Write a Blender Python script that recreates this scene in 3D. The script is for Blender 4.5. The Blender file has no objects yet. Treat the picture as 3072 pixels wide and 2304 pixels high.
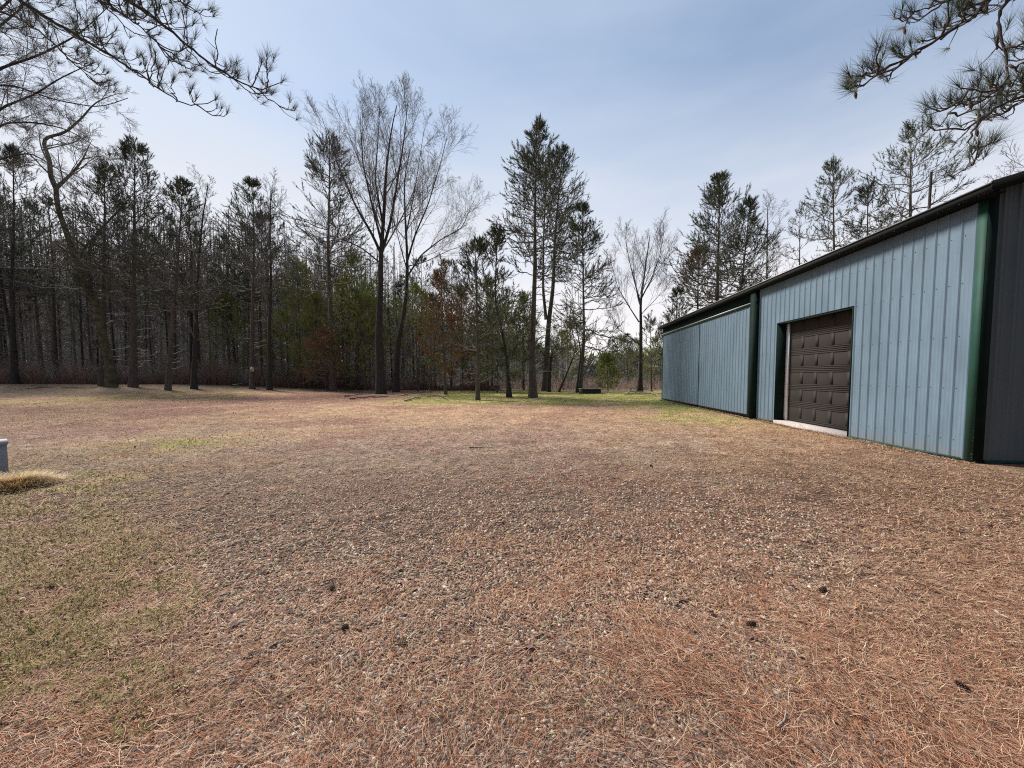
import bpy, math, numpy as np
from mathutils import Vector, Euler
S = bpy.context.scene
C = S.collection
R_ = np.radians

# ------------------------------------------------------------------ camera
F = 395.0; CX, CY = 512.0, 397.0; CAMZ = 1.46
YAW = math.atan(33 / F); PITCH = math.atan(21.0 / F)
cam = bpy.data.cameras.new('camera'); co = bpy.data.objects.new('camera', cam); C.objects.link(co)
cam.sensor_width = 36; cam.lens = F / 1024 * 36; cam.shift_y = (CY - 384) / 1024
cam.clip_start = .05; cam.clip_end = 3000
co.location = (0, 0, CAMZ); co.rotation_euler = (math.pi / 2 - PITCH, 0, YAW)
S.camera = co
CM = np.array(co.rotation_euler.to_matrix())
FWD = np.array([-math.sin(YAW), math.cos(YAW), 0.0]); RGT = np.array([math.cos(YAW), math.sin(YAW), 0.0])

# ------------------------------------------------------------------ sky and light
SUN_EL, SUN_AZ = float(R_(44)), float(R_(-58))          # azimuth from +Y, negative to the left
w = bpy.data.worlds.new('World'); S.world = w; w.use_nodes = True
nt = w.node_tree; nt.nodes.clear()
def wn(t, **k):
    n = nt.nodes.new(t)
    for a, b in k.items(): setattr(n, a, b)
    return n
wl = nt.links.new
out = wn('ShaderNodeOutputWorld'); bg = wn('ShaderNodeBackground'); sky = wn('ShaderNodeTexSky', sky_type='NISHITA')
sky.sun_disc = False; sky.sun_elevation = SUN_EL; sky.sun_rotation = SUN_AZ; sky.altitude = 200; sky.dust_density = .4
tc = wn('ShaderNodeTexCoord'); sep = wn('ShaderNodeSeparateXYZ'); wl(tc.outputs['Generated'], sep.inputs[0])
# thin high cloud: thick towards the horizon, torn open overhead to the right
mp = wn('ShaderNodeMapping'); mp.inputs['Scale'].default_value = (1.0, .55, 3.4); mp.inputs['Rotation'].default_value = (0, 0, .5); wl(tc.outputs['Generated'], mp.inputs[0])
nz = wn('ShaderNodeTexNoise'); nz.inputs['Scale'].default_value = 1.5; nz.inputs['Detail'].default_value = 5; nz.inputs['Roughness'].default_value = .5
wl(mp.outputs[0], nz.inputs['Vector'])
def wmath(op, a, b=None, c=None, clamp=False):
    n = wn('ShaderNodeMath', operation=op); n.use_clamp = clamp
    for i, v in enumerate((a, b, c)):
        if v is None: continue
        if isinstance(v, (int, float)): n.inputs[i].default_value = v
        else: wl(v, n.inputs[i])
    return n.outputs[0]
zz = wmath('MAXIMUM', sep.outputs[2], 0)
veil = wmath('MULTIPLY', zz, -1.45)                      # 1.0 at the horizon falling with height
veil = wmath('ADD', veil, 1.38)
veil = wmath('MULTIPLY_ADD', sep.outputs[0], -.28, veil)  # thicker to the left
nn = wmath('SUBTRACT', nz.outputs[0], .5)
veil = wmath('MULTIPLY_ADD', nn, 1.25, veil)
veil = wmath('MAXIMUM', veil, .25); veil = wmath('MINIMUM', veil, .96)
cr = wn('ShaderNodeMix', data_type='RGBA')
cr.inputs[6].default_value = (6.7, 6.25, 6.15, 1)           # cloud near the horizon
cr.inputs[7].default_value = (3.7, 4.35, 5.15, 1)         # cloud higher up, cooler
wl(wmath('MULTIPLY', zz, 1.7, clamp=True), cr.inputs[0])
mx = wn('ShaderNodeMix', data_type='RGBA')
wl(veil, mx.inputs[0]); wl(sky.outputs[0], mx.inputs[6]); wl(cr.outputs[2], mx.inputs[7])
bg.inputs[1].default_value = .1
dk = wn('ShaderNodeMapRange'); dk.inputs[1].default_value = -.75; dk.inputs[2].default_value = .15; dk.inputs[3].default_value = .28; dk.inputs[4].default_value = 1; dk.clamp = True
wl(sep.outputs[1], dk.inputs[0])                         # unseen sky behind the camera dimmed to darken the wall ribs facing it
dm = wn('ShaderNodeVectorMath', operation='SCALE'); wl(mx.outputs[2], dm.inputs[0]); wl(dk.outputs[0], dm.inputs['Scale'])
wl(dm.outputs[0], bg.inputs[0]); wl(bg.outputs[0], out.inputs[0])
sl = bpy.data.lights.new('sun', 'SUN'); sl.energy = 3.9; sl.angle = float(R_(15)); sl.color = (1, .92, .83)
so = bpy.data.objects.new('sun', sl); C.objects.link(so)
sd = Vector((math.sin(SUN_AZ) * math.cos(SUN_EL), math.cos(SUN_AZ) * math.cos(SUN_EL), math.sin(SUN_EL)))
so.rotation_euler = sd.to_track_quat('Z', 'Y').to_euler(); so.location = sd * 60
S.view_settings.view_transform = 'Standard'; S.view_settings.look = 'None'
S.view_settings.exposure = .72; S.view_settings.gamma = 1
S.cycles.max_bounces = 5; S.cycles.diffuse_bounces = 3; S.cycles.use_denoising = False; S.cycles.filter_width = 1.1; S.cycles.use_adaptive_sampling = False; S.cycles.sample_clamp_indirect = 2; S.cycles.sample_clamp_direct = 8

# ------------------------------------------------------------------ noise
def _h(ix, iy, s):
    n = (ix.astype(np.int64) * 374761393 + iy.astype(np.int64) * 668265263 + s * 974634777) & 0xffffffff
    n = ((n ^ (n >> 13)) * 1274126177) & 0xffffffff
    return ((n ^ (n >> 16)) & 0xffff) / 65535.0
def vn(x, y, s=0):
    ix, iy = np.floor(x), np.floor(y); fx, fy = x - ix, y - iy
    fx = fx * fx * (3 - 2 * fx); fy = fy * fy * (3 - 2 * fy)
    a = _h(ix, iy, s) * (1 - fx) + _h(ix + 1, iy, s) * fx
    b = _h(ix, iy + 1, s) * (1 - fx) + _h(ix + 1, iy + 1, s) * fx
    return a * (1 - fy) + b * fy
def fbm(x, y, s=0, o=4):
    x = np.asarray(x, float); y = np.asarray(y, float); t = 0; a = .5; n = 0
    for k in range(o):
        t = t + a * vn(x * 2 ** k + 17.3 * k, y * 2 ** k - 9.1 * k, s + k); n += a; a *= .55
    return t / n
def sst(a, b, x):
    t = np.clip((x - a) / (b - a), 0, 1); return t * t * (3 - 2 * t)

# ------------------------------------------------------------------ terrain
def hgt(x, y):
    x = np.asarray(x, float); y = np.asarray(y, float)
    h = .62 * sst(-14, -40, x) * sst(20, 36, y)
    h = h + .05 * (fbm(x * .35, y * .35, 5, 3) - .5) * sst(2, 7, np.hypot(x, y))
    far = np.hypot(x, y)
    h = h + .12 * (fbm(x * .12, y * .12, 9, 3) - .5) * sst(12, 30, far) * sst(6.5, 2, x - 0 * y)
    h = h - .25 * sst(36, 55, y) * sst(-12, 2, x)
    return h
def ray(px, py):
    d = CM @ np.array([(px - CX) / F, -(py - CY) / F, -1.0]); return d
def at(px, py, dist):                       # point on the pixel's ray at a distance along the view
    d = ray(px, py); t = dist / (d @ FWD); return np.array([0, 0, CAMZ]) + d * t
def gnd(px, py):
    d = ray(px, py); o = np.array([0, 0, CAMZ]); t = .8
    while t < 300:
        p = o + d * t
        if p[2] <= float(hgt(p[0], p[1])): break
        t *= 1.003
    p[2] = float(hgt(p[0], p[1])); return p
def fdist(p): return float(p @ FWD)
def topx(p):
    v = CM.T @ (np.asarray(p).reshape(-1, 3) - [0, 0, CAMZ]).T
    z = -v[2]; z = np.where(z < .05, .05, z)
    return CX + F * v[0] / z, CY - F * v[1] / z, -v[2]

# ------------------------------------------------------------------ materials
def mat(name, col, rough=.8, var=.25, scale=6, bump=.0, bscale=40, attr=False, metal=0, spec=.3, stretch=(1, 1, 1), col2=None, trans=0):
    m = bpy.data.materials.new(name); m.use_nodes = True; t = m.node_tree; b = t.nodes['Principled BSDF']; L = t.links.new
    b.inputs['Roughness'].default_value = rough; b.inputs['Metallic'].default_value = metal
    b.inputs['Specular IOR Level'].default_value = spec
    tcn = t.nodes.new('ShaderNodeTexCoord'); mpn = t.nodes.new('ShaderNodeMapping'); mpn.inputs['Scale'].default_value = stretch
    L(tcn.outputs['Object'], mpn.inputs[0])
    n = t.nodes.new('ShaderNodeTexNoise'); n.inputs['Scale'].default_value = scale; n.inputs['Detail'].default_value = 6; n.inputs['Roughness'].default_value = .65
    L(mpn.outputs[0], n.inputs['Vector'])
    mr = t.nodes.new('ShaderNodeMapRange'); mr.inputs[1].default_value = .3; mr.inputs[2].default_value = .7
    L(n.outputs[0], mr.inputs[0])
    mxn = t.nodes.new('ShaderNodeMix'); mxn.data_type = 'RGBA'; L(mr.outputs[0], mxn.inputs[0])
    c2 = col2 or tuple(min(1, c * (1 + var)) for c in col)
    c1 = tuple(c * (1 - var) for c in col) if not col2 else col
    mxn.inputs[6].default_value = (*c1, 1); mxn.inputs[7].default_value = (*c2, 1)
    o = mxn.outputs[2]
    if attr:
        at_ = t.nodes.new('ShaderNodeAttribute'); at_.attribute_name = 'Col'
        m2 = t.nodes.new('ShaderNodeMix'); m2.data_type = 'RGBA'; m2.blend_type = 'MULTIPLY'; m2.inputs[0].default_value = 1
        L(at_.outputs[0], m2.inputs[6]); L(o, m2.inputs[7]); o = m2.outputs[2]
    L(o, b.inputs['Base Color'])
    if bump:
        n2 = t.nodes.new('ShaderNodeTexNoise'); n2.inputs['Scale'].default_value = bscale; n2.inputs['Detail'].default_value = 5
        L(mpn.outputs[0], n2.inputs['Vector'])
        bp = t.nodes.new('ShaderNodeBump'); bp.inputs['Strength'].default_value = bump; bp.inputs['Distance'].default_value = .03
        L(n2.outputs[0], bp.inputs['Height']); L(bp.outputs[0], b.inputs['Normal'])
    return m
M = {}
M['bark_dark'] = mat('bark dark', (.055, .05, .048), .95, .5, 9, .9, 22, stretch=(1, 1, .25))
M['bark_grey'] = mat('bark grey', (.075, .068, .062), .95, .45, 8, .7, 26, stretch=(1, 1, .3))
M['bark_pine'] = mat('bark pine', (.115, .098, .088), .95, .5, 7, .9, 18, stretch=(1, 1, .4))
M['bark_lichen'] = mat('bark with lichen', (.026, .023, .02), .95, .5, 3.2, .9, 20, col2=(.19, .19, .11))
M['twig'] = mat('twig', (.19, .175, .18), .9, .3, 3)
M['twig_near'] = mat('twig near', (.10, .085, .08), .9, .4, 30, .4, 80)
M['needles'] = mat('pine needles', (.105, .12, .075), .7, .5, 1.3, spec=.2)
M['needles_pale'] = mat('pine needles pale', (.27, .30, .11), .7, .4, 1.5, spec=.2)
M['needles_far'] = mat('pine needles airy', (.12, .135, .08), .7, .4, 1.5, spec=.2)
M['needles_rust'] = mat('pine needles rust', (.18, .15, .07), .8, .3, .9, col2=(.34, .15, .08), spec=.2)
M['needles_near'] = mat('pine needles near', (.085, .105, .07), .6, .4, 8, spec=.3)
M['wood_mass'] = mat('wood mass', (1, 1, 1), .9, .25, .35, attr=True, spec=.1)
M['steel'] = mat('painted steel', (.125, .190, .250), .52, .18, 2.2, spec=.45, stretch=(1, 1, .35))
def mud(m, zt=.5):
    t = m.node_tree; b = t.nodes['Principled BSDF']; L = t.links.new; src = b.inputs['Base Color'].links[0].from_socket
    tc_ = t.nodes.new('ShaderNodeTexCoord'); sp = t.nodes.new('ShaderNodeSeparateXYZ'); L(tc_.outputs['Object'], sp.inputs[0])
    r1 = t.nodes.new('ShaderNodeMapRange'); r1.inputs[1].default_value = zt; r1.inputs[2].default_value = 0; L(sp.outputs[2], r1.inputs[0])
    n = t.nodes.new('ShaderNodeTexNoise'); n.inputs['Scale'].default_value = 14; n.inputs['Detail'].default_value = 8; n.inputs['Roughness'].default_value = .75; L(tc_.outputs['Object'], n.inputs['Vector'])
    ml = t.nodes.new('ShaderNodeMath'); ml.operation = 'MULTIPLY'; L(r1.outputs[0], ml.inputs[0]); L(n.outputs[0], ml.inputs[1]); r2 = t.nodes.new('ShaderNodeMapRange'); r2.inputs[1].default_value = .22; r2.inputs[2].default_value = .7; r2.inputs[4].default_value = .75; L(ml.outputs[0], r2.inputs[0])
    x_ = t.nodes.new('ShaderNodeMix'); x_.data_type = 'RGBA'; x_.inputs[7].default_value = (.20, .155, .12, 1); L(r2.outputs[0], x_.inputs[0]); L(src, x_.inputs[6]); L(x_.outputs[2], b.inputs['Base Color'])
mud(M['steel'])
M['steel_shaded'] = mat('painted steel shaded', (.11, .14, .158), .6, .15, 1.2, spec=.35, stretch=(1, 1, .3))  # gable sheet: the end wall's shade is put into this darker colour
M['trim'] = mat('green trim', (.005, .055, .038), .7, .2, 3, spec=.45)
M['trim_dark'] = mat('dark trim', (.006, .017, .014), .8, .3, 4, spec=.12)
M['roof'] = mat('roof steel', (.009, .011, .0115), .8, .2, 4, spec=.2)
M['edge'] = mat('galvanised edge', (.26, .28, .30), .4, .2, 12, spec=.5)
M['door'] = mat('door brown', (.032, .028, .026), .75, .12, 2, spec=.18)
M['white'] = mat('white strip', (.82, .84, .86), .6, .12, 6)
M['concrete'] = mat('concrete', (.42, .38, .36), .9, .25, 9, .4, 60)
M['screw'] = mat('screw', (.12, .15, .18), .5, .2, 9)
M['grey_metal'] = mat('grey box', (.24, .26, .31), .6, .12, 5, .1, 90)
M['litter'] = mat('litter', (1, 1, 1), .85, .2, 60, attr=True, spec=.2)
M['stone'] = mat('stone', (1, 1, 1), .75, .18, 120, attr=True, spec=.3)
M['cone'] = mat('cone', (.17, .12, .09), .9, .5, 80, .6, 120)
M['deadwood'] = mat('dead wood', (.17, .14, .12), .95, .4, 14, .5, 40)
M['deadwood_pale'] = mat('pale dead wood', (.40, .36, .30), .95, .3, 14, .5, 40)
M['tank'] = mat('tank', (.022, .026, .022), .6, .3, 6)
M['sign_y'] = mat('sign', (.62, .60, .36), .7, .1, 9)
M['brown_leaf'] = mat('brown leaf', (.30, .22, .15), .85, .3, 30)

# ------------------------------------------------------------------ mesh building
class MB:
    def __init__(s): s.v = []; s.f = []; s.n = 0; s.c = []
    def add(s, v, f, c=None):
        v = np.asarray(v, np.float32).reshape(-1, 3); f = np.asarray(f, np.int32)
        s.v.append(v); s.f.append(f + s.n); s.n += len(v)
        if c is not None: s.c.append(np.broadcast_to(np.asarray(c, np.float32), (len(v), 3)))
    def box(s, x0, x1, y0, y1, z0, z1):
        v = [(x0, y0, z0), (x1, y0, z0), (x1, y1, z0), (x0, y1, z0), (x0, y0, z1), (x1, y0, z1), (x1, y1, z1), (x0, y1, z1)]
        s.add(v, [(0, 3, 2, 1), (4, 5, 6, 7), (0, 1, 5, 4), (1, 2, 6, 5), (2, 3, 7, 6), (3, 0, 4, 7)]); return s
    def mesh(s, name, smooth=False):
        me = bpy.data.meshes.new(name)
        if not s.v: return me
        V = np.concatenate(s.v); me.vertices.add(len(V)); me.vertices.foreach_set('co', V.ravel())
        li = np.concatenate([f.ravel() for f in s.f]); tot = np.concatenate([np.full(len(f), f.shape[1], np.int32) for f in s.f])
        st = np.concatenate([[0], np.cumsum(tot)[:-1]]).astype(np.int32)
        me.loops.add(len(li)); me.loops.foreach_set('vertex_index', li.astype(np.int32))
        me.polygons.add(len(tot)); me.polygons.foreach_set('loop_start', st)
        try: me.polygons.foreach_set('loop_total', tot)
        except Exception: pass
        if smooth: me.polygons.foreach_set('use_smooth', np.ones(len(tot), bool))
        if s.c:
            a = me.color_attributes.new('Col', 'FLOAT_COLOR', 'POINT'); cc = np.concatenate(s.c)
            a.data.foreach_set('color', np.concatenate([cc, np.ones((len(cc), 1), np.float32)], 1).ravel())
        me.update(calc_edges=True); return me
    def build(s, name, m, parent=None, smooth=False, loc=None):
        o = bpy.data.objects.new(name, s.mesh(name, smooth)); o.data.materials.append(m if not isinstance(m, str) else M[m])
        C.objects.link(o)
        if parent: o.parent = parent
        if loc is not None: o.location = loc
        return o
def tag(o, label=None, cat=None, group=None, kind=None):
    for k, v in (('label', label), ('category', cat), ('group', group), ('kind', kind)):
        if v: o[k] = v
    return o
def thing(name, label, cat, loc=(0, 0, 0), rz=0, group=None):
    o = bpy.data.objects.new(name, None); C.objects.link(o); o.location = loc; o.rotation_euler = (0, 0, rz)
    o.empty_display_size = .2
    return tag(o, label, cat, group)
def dup(root, loc, rz, sc, label, group=None):
    r = root.copy(); C.objects.link(r); r.location = loc; r.rotation_euler = (0, 0, rz); r.scale = sc; r['label'] = label
    if group: r['group'] = group
    for ch in list(root.children):
        c = ch.copy(); C.objects.link(c); c.parent = r
    return r

# ------------------------------------------------------------------ vectorised tubes, branches, blades
def nrm(a): return a / (np.linalg.norm(a, axis=-1, keepdims=True) + 1e-9)
def tubes(mb, P, R, k=3, c=None):
    N, n, _ = P.shape
    T = np.empty_like(P); T[:, 1:-1] = P[:, 2:] - P[:, :-2]; T[:, 0] = P[:, 1] - P[:, 0]; T[:, -1] = P[:, -1] - P[:, -2]
    T = nrm(T); md = nrm(P[:, -1] - P[:, 0])
    ref = np.where(np.abs(md[:, 2:3]) > .8, np.array([[1., 0, 0]]), np.array([[0, 0, 1.]]))[:, None, :]
    U = nrm(np.cross(T, ref)); V = np.cross(T, U)
    a = np.arange(k) * 2 * math.pi / k
    ring = P[:, :, None, :] + R[:, :, None, None] * (np.cos(a)[None, None, :, None] * U[:, :, None, :] + np.sin(a)[None, None, :, None] * V[:, :, None, :])
    idx = np.arange(N * n * k).reshape(N, n, k)
    A = idx[:, :-1, :]; B = np.roll(A, -1, axis=2); D = idx[:, 1:, :]; E = np.roll(D, -1, axis=2)
    f = np.stack([A, B, E, D], -1).reshape(-1, 4)
    mb.add(ring.reshape(-1, 3), f, c)
def spawn(P, R, n, t0, t1, ang, aj, L, lj, npts, up, rr, rng, jit=.12, ltaper=.5, rmin=.004, outw=0.):
    N, m, _ = P.shape; idx = np.repeat(np.arange(N), n); K = len(idx)
    t = t0 + (t1 - t0) * (np.tile(np.arange(n), N) + rng.random(K)) / n
    f = np.clip(t * (m - 1), 0, m - 1.001); i = f.astype(int); fr = (f - i)[:, None]
    pos = P[idx, i] * (1 - fr) + P[idx, i + 1] * fr; T = nrm(P[idx, i + 1] - P[idx, i])
    r = R[idx, i] * (1 - fr[:, 0]) + R[idx, i + 1] * fr[:, 0]
    rv = rng.normal(size=(K, 3)); rv = nrm(rv - (rv * T).sum(1, keepdims=True) * T)
    a = R_(1) * (ang + aj * (rng.random(K) * 2 - 1))[:, None] if np.ndim(ang) else R_(1) * (ang + aj * (rng.random((K, 1)) * 2 - 1))
    d = nrm(np.cos(a) * T + np.sin(a) * rv)
    Lb = (np.asarray(L)[idx] if np.ndim(L) else L) * (1 - ltaper * (t - t0) / (t1 - t0 + 1e-6)) * (1 + lj * (rng.random(K) * 2 - 1))
    Q = np.empty((K, npts, 3)); Q[:, 0] = pos; st = (Lb / (npts - 1))[:, None]
    for j in range(1, npts):
        Q[:, j] = Q[:, j - 1] + d * st
        d = nrm(d + rng.normal(size=(K, 3)) * jit + np.array([0, 0, up]))
    r0 = np.maximum(np.minimum(r * rr, r * .9), rmin); tp = np.linspace(1, .35, npts)[None]
    return Q, np.maximum(r0[:, None] * tp, rmin * .7), Lb
def blades(mb, pos, d, L, W, rng, c=None, rigid=None):
    """thin pointed triangles"""
    K = len(pos); rv = rng.normal(size=(K, 3)); s = nrm(np.cross(d, rv)) * (np.asarray(W).reshape(-1, 1) * .5)
    v = np.stack([pos - s, pos + s, pos + d * np.asarray(L).reshape(-1, 1)], 1)
    cc = None if c is None else np.repeat(c, 3, 0)
    mb.add(v.reshape(-1, 3), np.arange(K * 3).reshape(-1, 3), cc)
def tufts(mb, pos, d, M_, axis, bl, bw, splay, rng, c=None):
    K = len(pos); s = rng.random((K, M_, 1)) * axis
    p = pos[:, None] + d[:, None] * s
    dd = nrm(d[:, None] * 1.0 + rng.normal(size=(K, M_, 3)) * splay)
    L = bl * (.7 + .6 * rng.random(K * M_))
    blades(mb, p.reshape(-1, 3), dd.reshape(-1, 3), L, bw, rng, None if c is None else np.repeat(c, M_, 0))

# ------------------------------------------------------------------ trees
def resample(pts, n):
    pts = np.asarray(pts, float); s = np.concatenate([[0], np.cumsum(np.linalg.norm(np.diff(pts, axis=0), axis=1))])
    q = np.linspace(0, s[-1], n * 4); r = np.stack([np.interp(q, s, pts[:, i]) for i in range(3)], 1)
    k = max(1, n // 5); ker = np.ones(2 * k + 1) / (2 * k + 1)            # round the corners
    pr = np.concatenate([np.repeat(r[:1], k, 0), r, np.repeat(r[-1:], k, 0)])
    sm = np.stack([np.convolve(pr[:, i], ker, 'valid') for i in range(3)], 1); sm[0] = r[0]; sm[-1] = r[-1]
    return sm[np.linspace(0, len(sm) - 1, n).astype(int)]
def trunk_tube(mb, P, r0, r1, k=9, flare=.5, pw=.8):
    n = len(P); t = np.linspace(0, 1, n); R = r0 + (r1 - r0) * t ** pw
    R = R * (1 + flare * np.exp(-t * n * .9)); tubes(mb, P[None], R[None], k); return R
def pine_parts(stems, r0, h0, Lmax, rng, dens=6.4, M_=14, bl=.20, bw=.031, tuft_ax=.42, subs=8, dead=26, crown_mat='needles', e0=2, e1=46, sag=.30, prof=.72):
    """stems: list of (points, r0, r1) ; returns trunk MB, branch+needle MB"""
    tr = MB(); br = MB(); nd = MB()
    for si, (pts, ra, rb) in enumerate(stems):
        P = resample(pts, 26); P[0, 2] -= .15; R = trunk_tube(tr, P, ra, rb, 9, .35 if si == 0 else 0)
        H = P[-1, 2] - P[0, 2]; lo = max(h0, 0.03)
        nb = max(12, int(H * (1 - lo) * dens)); nw = nb // 4 + 1
        u = np.sort((np.floor(rng.random(nb) * nw) + rng.random(nb) * .35) / nw); u = np.clip(u ** .88, 0, .985)
        t = lo + (1 - lo) * u; f = np.clip(t * 25, 0, 24.999); i = f.astype(int); fr = (f - i)[:, None]
        pos = P[i] * (1 - fr) + P[i + 1] * fr; rad = R[i]
        az = rng.random(nb) * 6.283; el = R_(e0 + (e1 - e0) * u ** 1.1) + rng.normal(size=nb) * .14
        L = 1.56 * Lmax * ((1 - u) ** prof + .03) * (.55 + .6 * rng.random(nb)) * np.minimum(1, .62 + 2.2 * u)
        L = np.maximum(L, .35)
        hd = np.stack([np.cos(az), np.sin(az), 0 * az], 1); m = 8; s = np.linspace(0, 1, m)[None, :, None]
        Q = pos[:, None] + L[:, None, None] * (hd[:, None] * s * np.cos(el)[:, None, None] + np.array([0, 0, 1.])[None, None] * (s * np.sin(el)[:, None, None] + sag * (s ** 2.2) - .06 * s))
        Q[:, 1:] += rng.normal(size=(nb, m - 1, 3)) * .025 * L[:, None, None]
        br_r = np.minimum(rad * .5, .012 + .011 * L)[:, None] * np.linspace(1, .3, m)[None]
        tubes(br, Q, br_r, 4)
        SP, SR, SL = spawn(Q, br_r, subs, .28, .97, 42, 14, L * .34 + .18, .35, 4, .16, .6, rng, .10, .55, .006)
        tubes(br, SP, SR, 3)
        tp = [Q[:, -1]]; td = [nrm(Q[:, -1] - Q[:, -2])]
        for q in (1, 2, 3):
            tp.append(SP[:, q]); td.append(nrm(SP[:, q] - SP[:, q - 1]))
        tp = np.concatenate(tp); td = nrm(np.concatenate(td) + np.array([0, 0, .35]))
        keep = rng.random(len(tp)) < .72
        tufts(nd, tp[keep] - td[keep] * .08, td[keep], M_, tuft_ax, bl, bw, .42, rng)
        lead = P[-1][None] + rng.normal(size=(2, 3)) * .05
        tufts(nd, lead, nrm(np.array([[0, 0, 1.]]) + rng.normal(size=(2, 3)) * .15), M_ * 2, .5, bl, bw, .4, rng)
        if dead:
            DP, DR, _ = spawn(P[None], R[None], dead, .08, max(.12, lo), 82, 14, Lmax * .45, .6, 4, .03, .25, rng, .15, .2, .008)
            DR = np.minimum(DR, .03); tubes(br, DP, DR, 3)
            D2, E2, _ = spawn(DP, DR, 4, .3, 1, 45, 15, Lmax * .15, .5, 3, .02, .6, rng, .2, .3, .006); tubes(br, D2, E2, 3)
    return tr, br, nd
def add_pine(o, parts, bark='bark_pine', nd='needles', tw='twig'):
    parts[0].build('trunk', bark, o, True); b = parts[1].build('branches', tw, o, True); parts[2].build('needles', nd, o)
def bare_parts(stems, rng, limbs=12, l1=6.5, lv=(9, 7, 5), ang=34, up=.16, t0=.42, fine=.010, l2=.5, l3=.5, l4=.5, lt=.55, tw_up=.07):
    tr = MB(); br = MB()
    for si, (pts, ra, rb, nl) in enumerate(stems):
        P = resample(pts, 26)
        if si == 0: P[0, 2] -= .15
        R = trunk_tube(tr, P, ra, rb, 9, .45 if si == 0 else 0)
        Q, QR, QL = spawn(P[None], R[None], nl, t0 if si == 0 else .08, .98, ang, 12, l1, .25, 10, up, .42, rng, .07, lt, .013)
        tubes(br, Q, QR, 5)
        A, AR, AL = spawn(Q, QR, lv[0], .2, .98, 34, 12, QL * l2, .3, 6, tw_up, .6, rng, .09, .45, .010); tubes(br, A, AR, 4)
        B, BR, BL = spawn(A, AR, lv[1], .2, 1, 34, 14, AL * l3, .3, 4, tw_up * .6, .6, rng, .11, .4, fine); tubes(br, B, BR, 3)
        D, DR, _ = spawn(B, BR, lv[2], .2, 1, 38, 16, BL * l4, .35, 3, .04, .6, rng, .16, .3, fine * .75); tubes(br, D, DR, 3)
    return tr, br
def add_bare(o, parts, bark='bark_dark', tw='twig'):
    parts[0].build('trunk', bark, o, True); parts[1].build('branches', tw, o, True)
def line(pxs, base, d=None, dz=None):
    """picture points -> local 3-D points on a tree standing at base, with the given depth offsets"""
    d = fdist(base) if d is None else d
    return [at(x, y, d + (0 if dz is None else dz[i])) - base for i, (x, y) in enumerate(pxs)]

# ------------------------------------------------------------------ the ground
def masks(x, y):
    """grass, moss-green, gravel, needle, straw weights of the ground at world points"""
    px, py, z = topx(np.stack([x, y, np.zeros_like(x)], -1))
    n1 = fbm(x * .55, y * .55, 1, 4); n2 = fbm(x * 1.3, y * 1.3, 2, 4); n3 = fbm(x * .25, y * .25, 3, 3); n4 = fbm(x * 3.1, y * 3.1, 4, 3)
    d = np.hypot(x, y); f = y * math.cos(YAW) - x * math.sin(YAW)
    lat = x * math.cos(YAW) + y * math.sin(YAW)
    grass = sst(18.5, 22.5, f + 5 * (n1 - .5)) * sst(-9, -4, lat + 4 * (n2 - .5))
    grass = np.maximum(grass, .75 * sst(4.6, 6.3, lat + 2.4 * (n1 - .5)) * sst(10, 13, f) * sst(22, 17, f - 2 * n2 * 3) * sst(.42, .62, n2 + .1))
    grass = np.maximum(grass, .95 * sst(-.84, -1.08, lat / np.maximum(f, .3) + .5 * (n2 - .5)) * sst(6.8, 5.0, f) * sst(1.3, 2.0, f) * sst(.34, .52, n4))
    grass = np.maximum(grass, .9 * np.exp(-((lat + 7.2) ** 2 + (f - 8.4) ** 2) / 1.4) * sst(.3, .6, n4))
    grass = np.maximum(grass, .8 * np.exp(-((lat - 5.3) ** 2 / .9 + (f - 13.2) ** 2 / .8)))
    grass = np.maximum(grass, .55 * sst(-15, -22, lat) * sst(16, 24, f) * sst(.35, .6, n1))
    gravel = sst(.38, .56, n2 * .5 + n4 * .2 + n1 * .3 + .16 * np.exp(-((lat + .5) / 2.6) ** 2) + .10 * sst(6, 2, f) - .16 * sst(.6, 3.0, lat - .3 * f)) * sst(15, 7, f)
    gravel = np.maximum(gravel, sst(.46, .60, n2 * .5 + n3 * .5) * .8 * sst(17, 10, f) * sst(-6.5, -2.5, lat) * sst(4, -1, lat))
    needle = sst(.45, .66, fbm(x * 1.5 + 31, y * 1.5, 7, 4) + .20 * sst(.2, 2.2, lat) * sst(6.5, 3, f) - .24 * sst(.6, -1.8, lat)) * sst(13, 7, f)
    gravel = gravel * (1 - .8 * grass); needle = needle * (1 - .5 * grass)
    return grass, gravel, needle, n1, n2, n3, n4, f, lat
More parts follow.
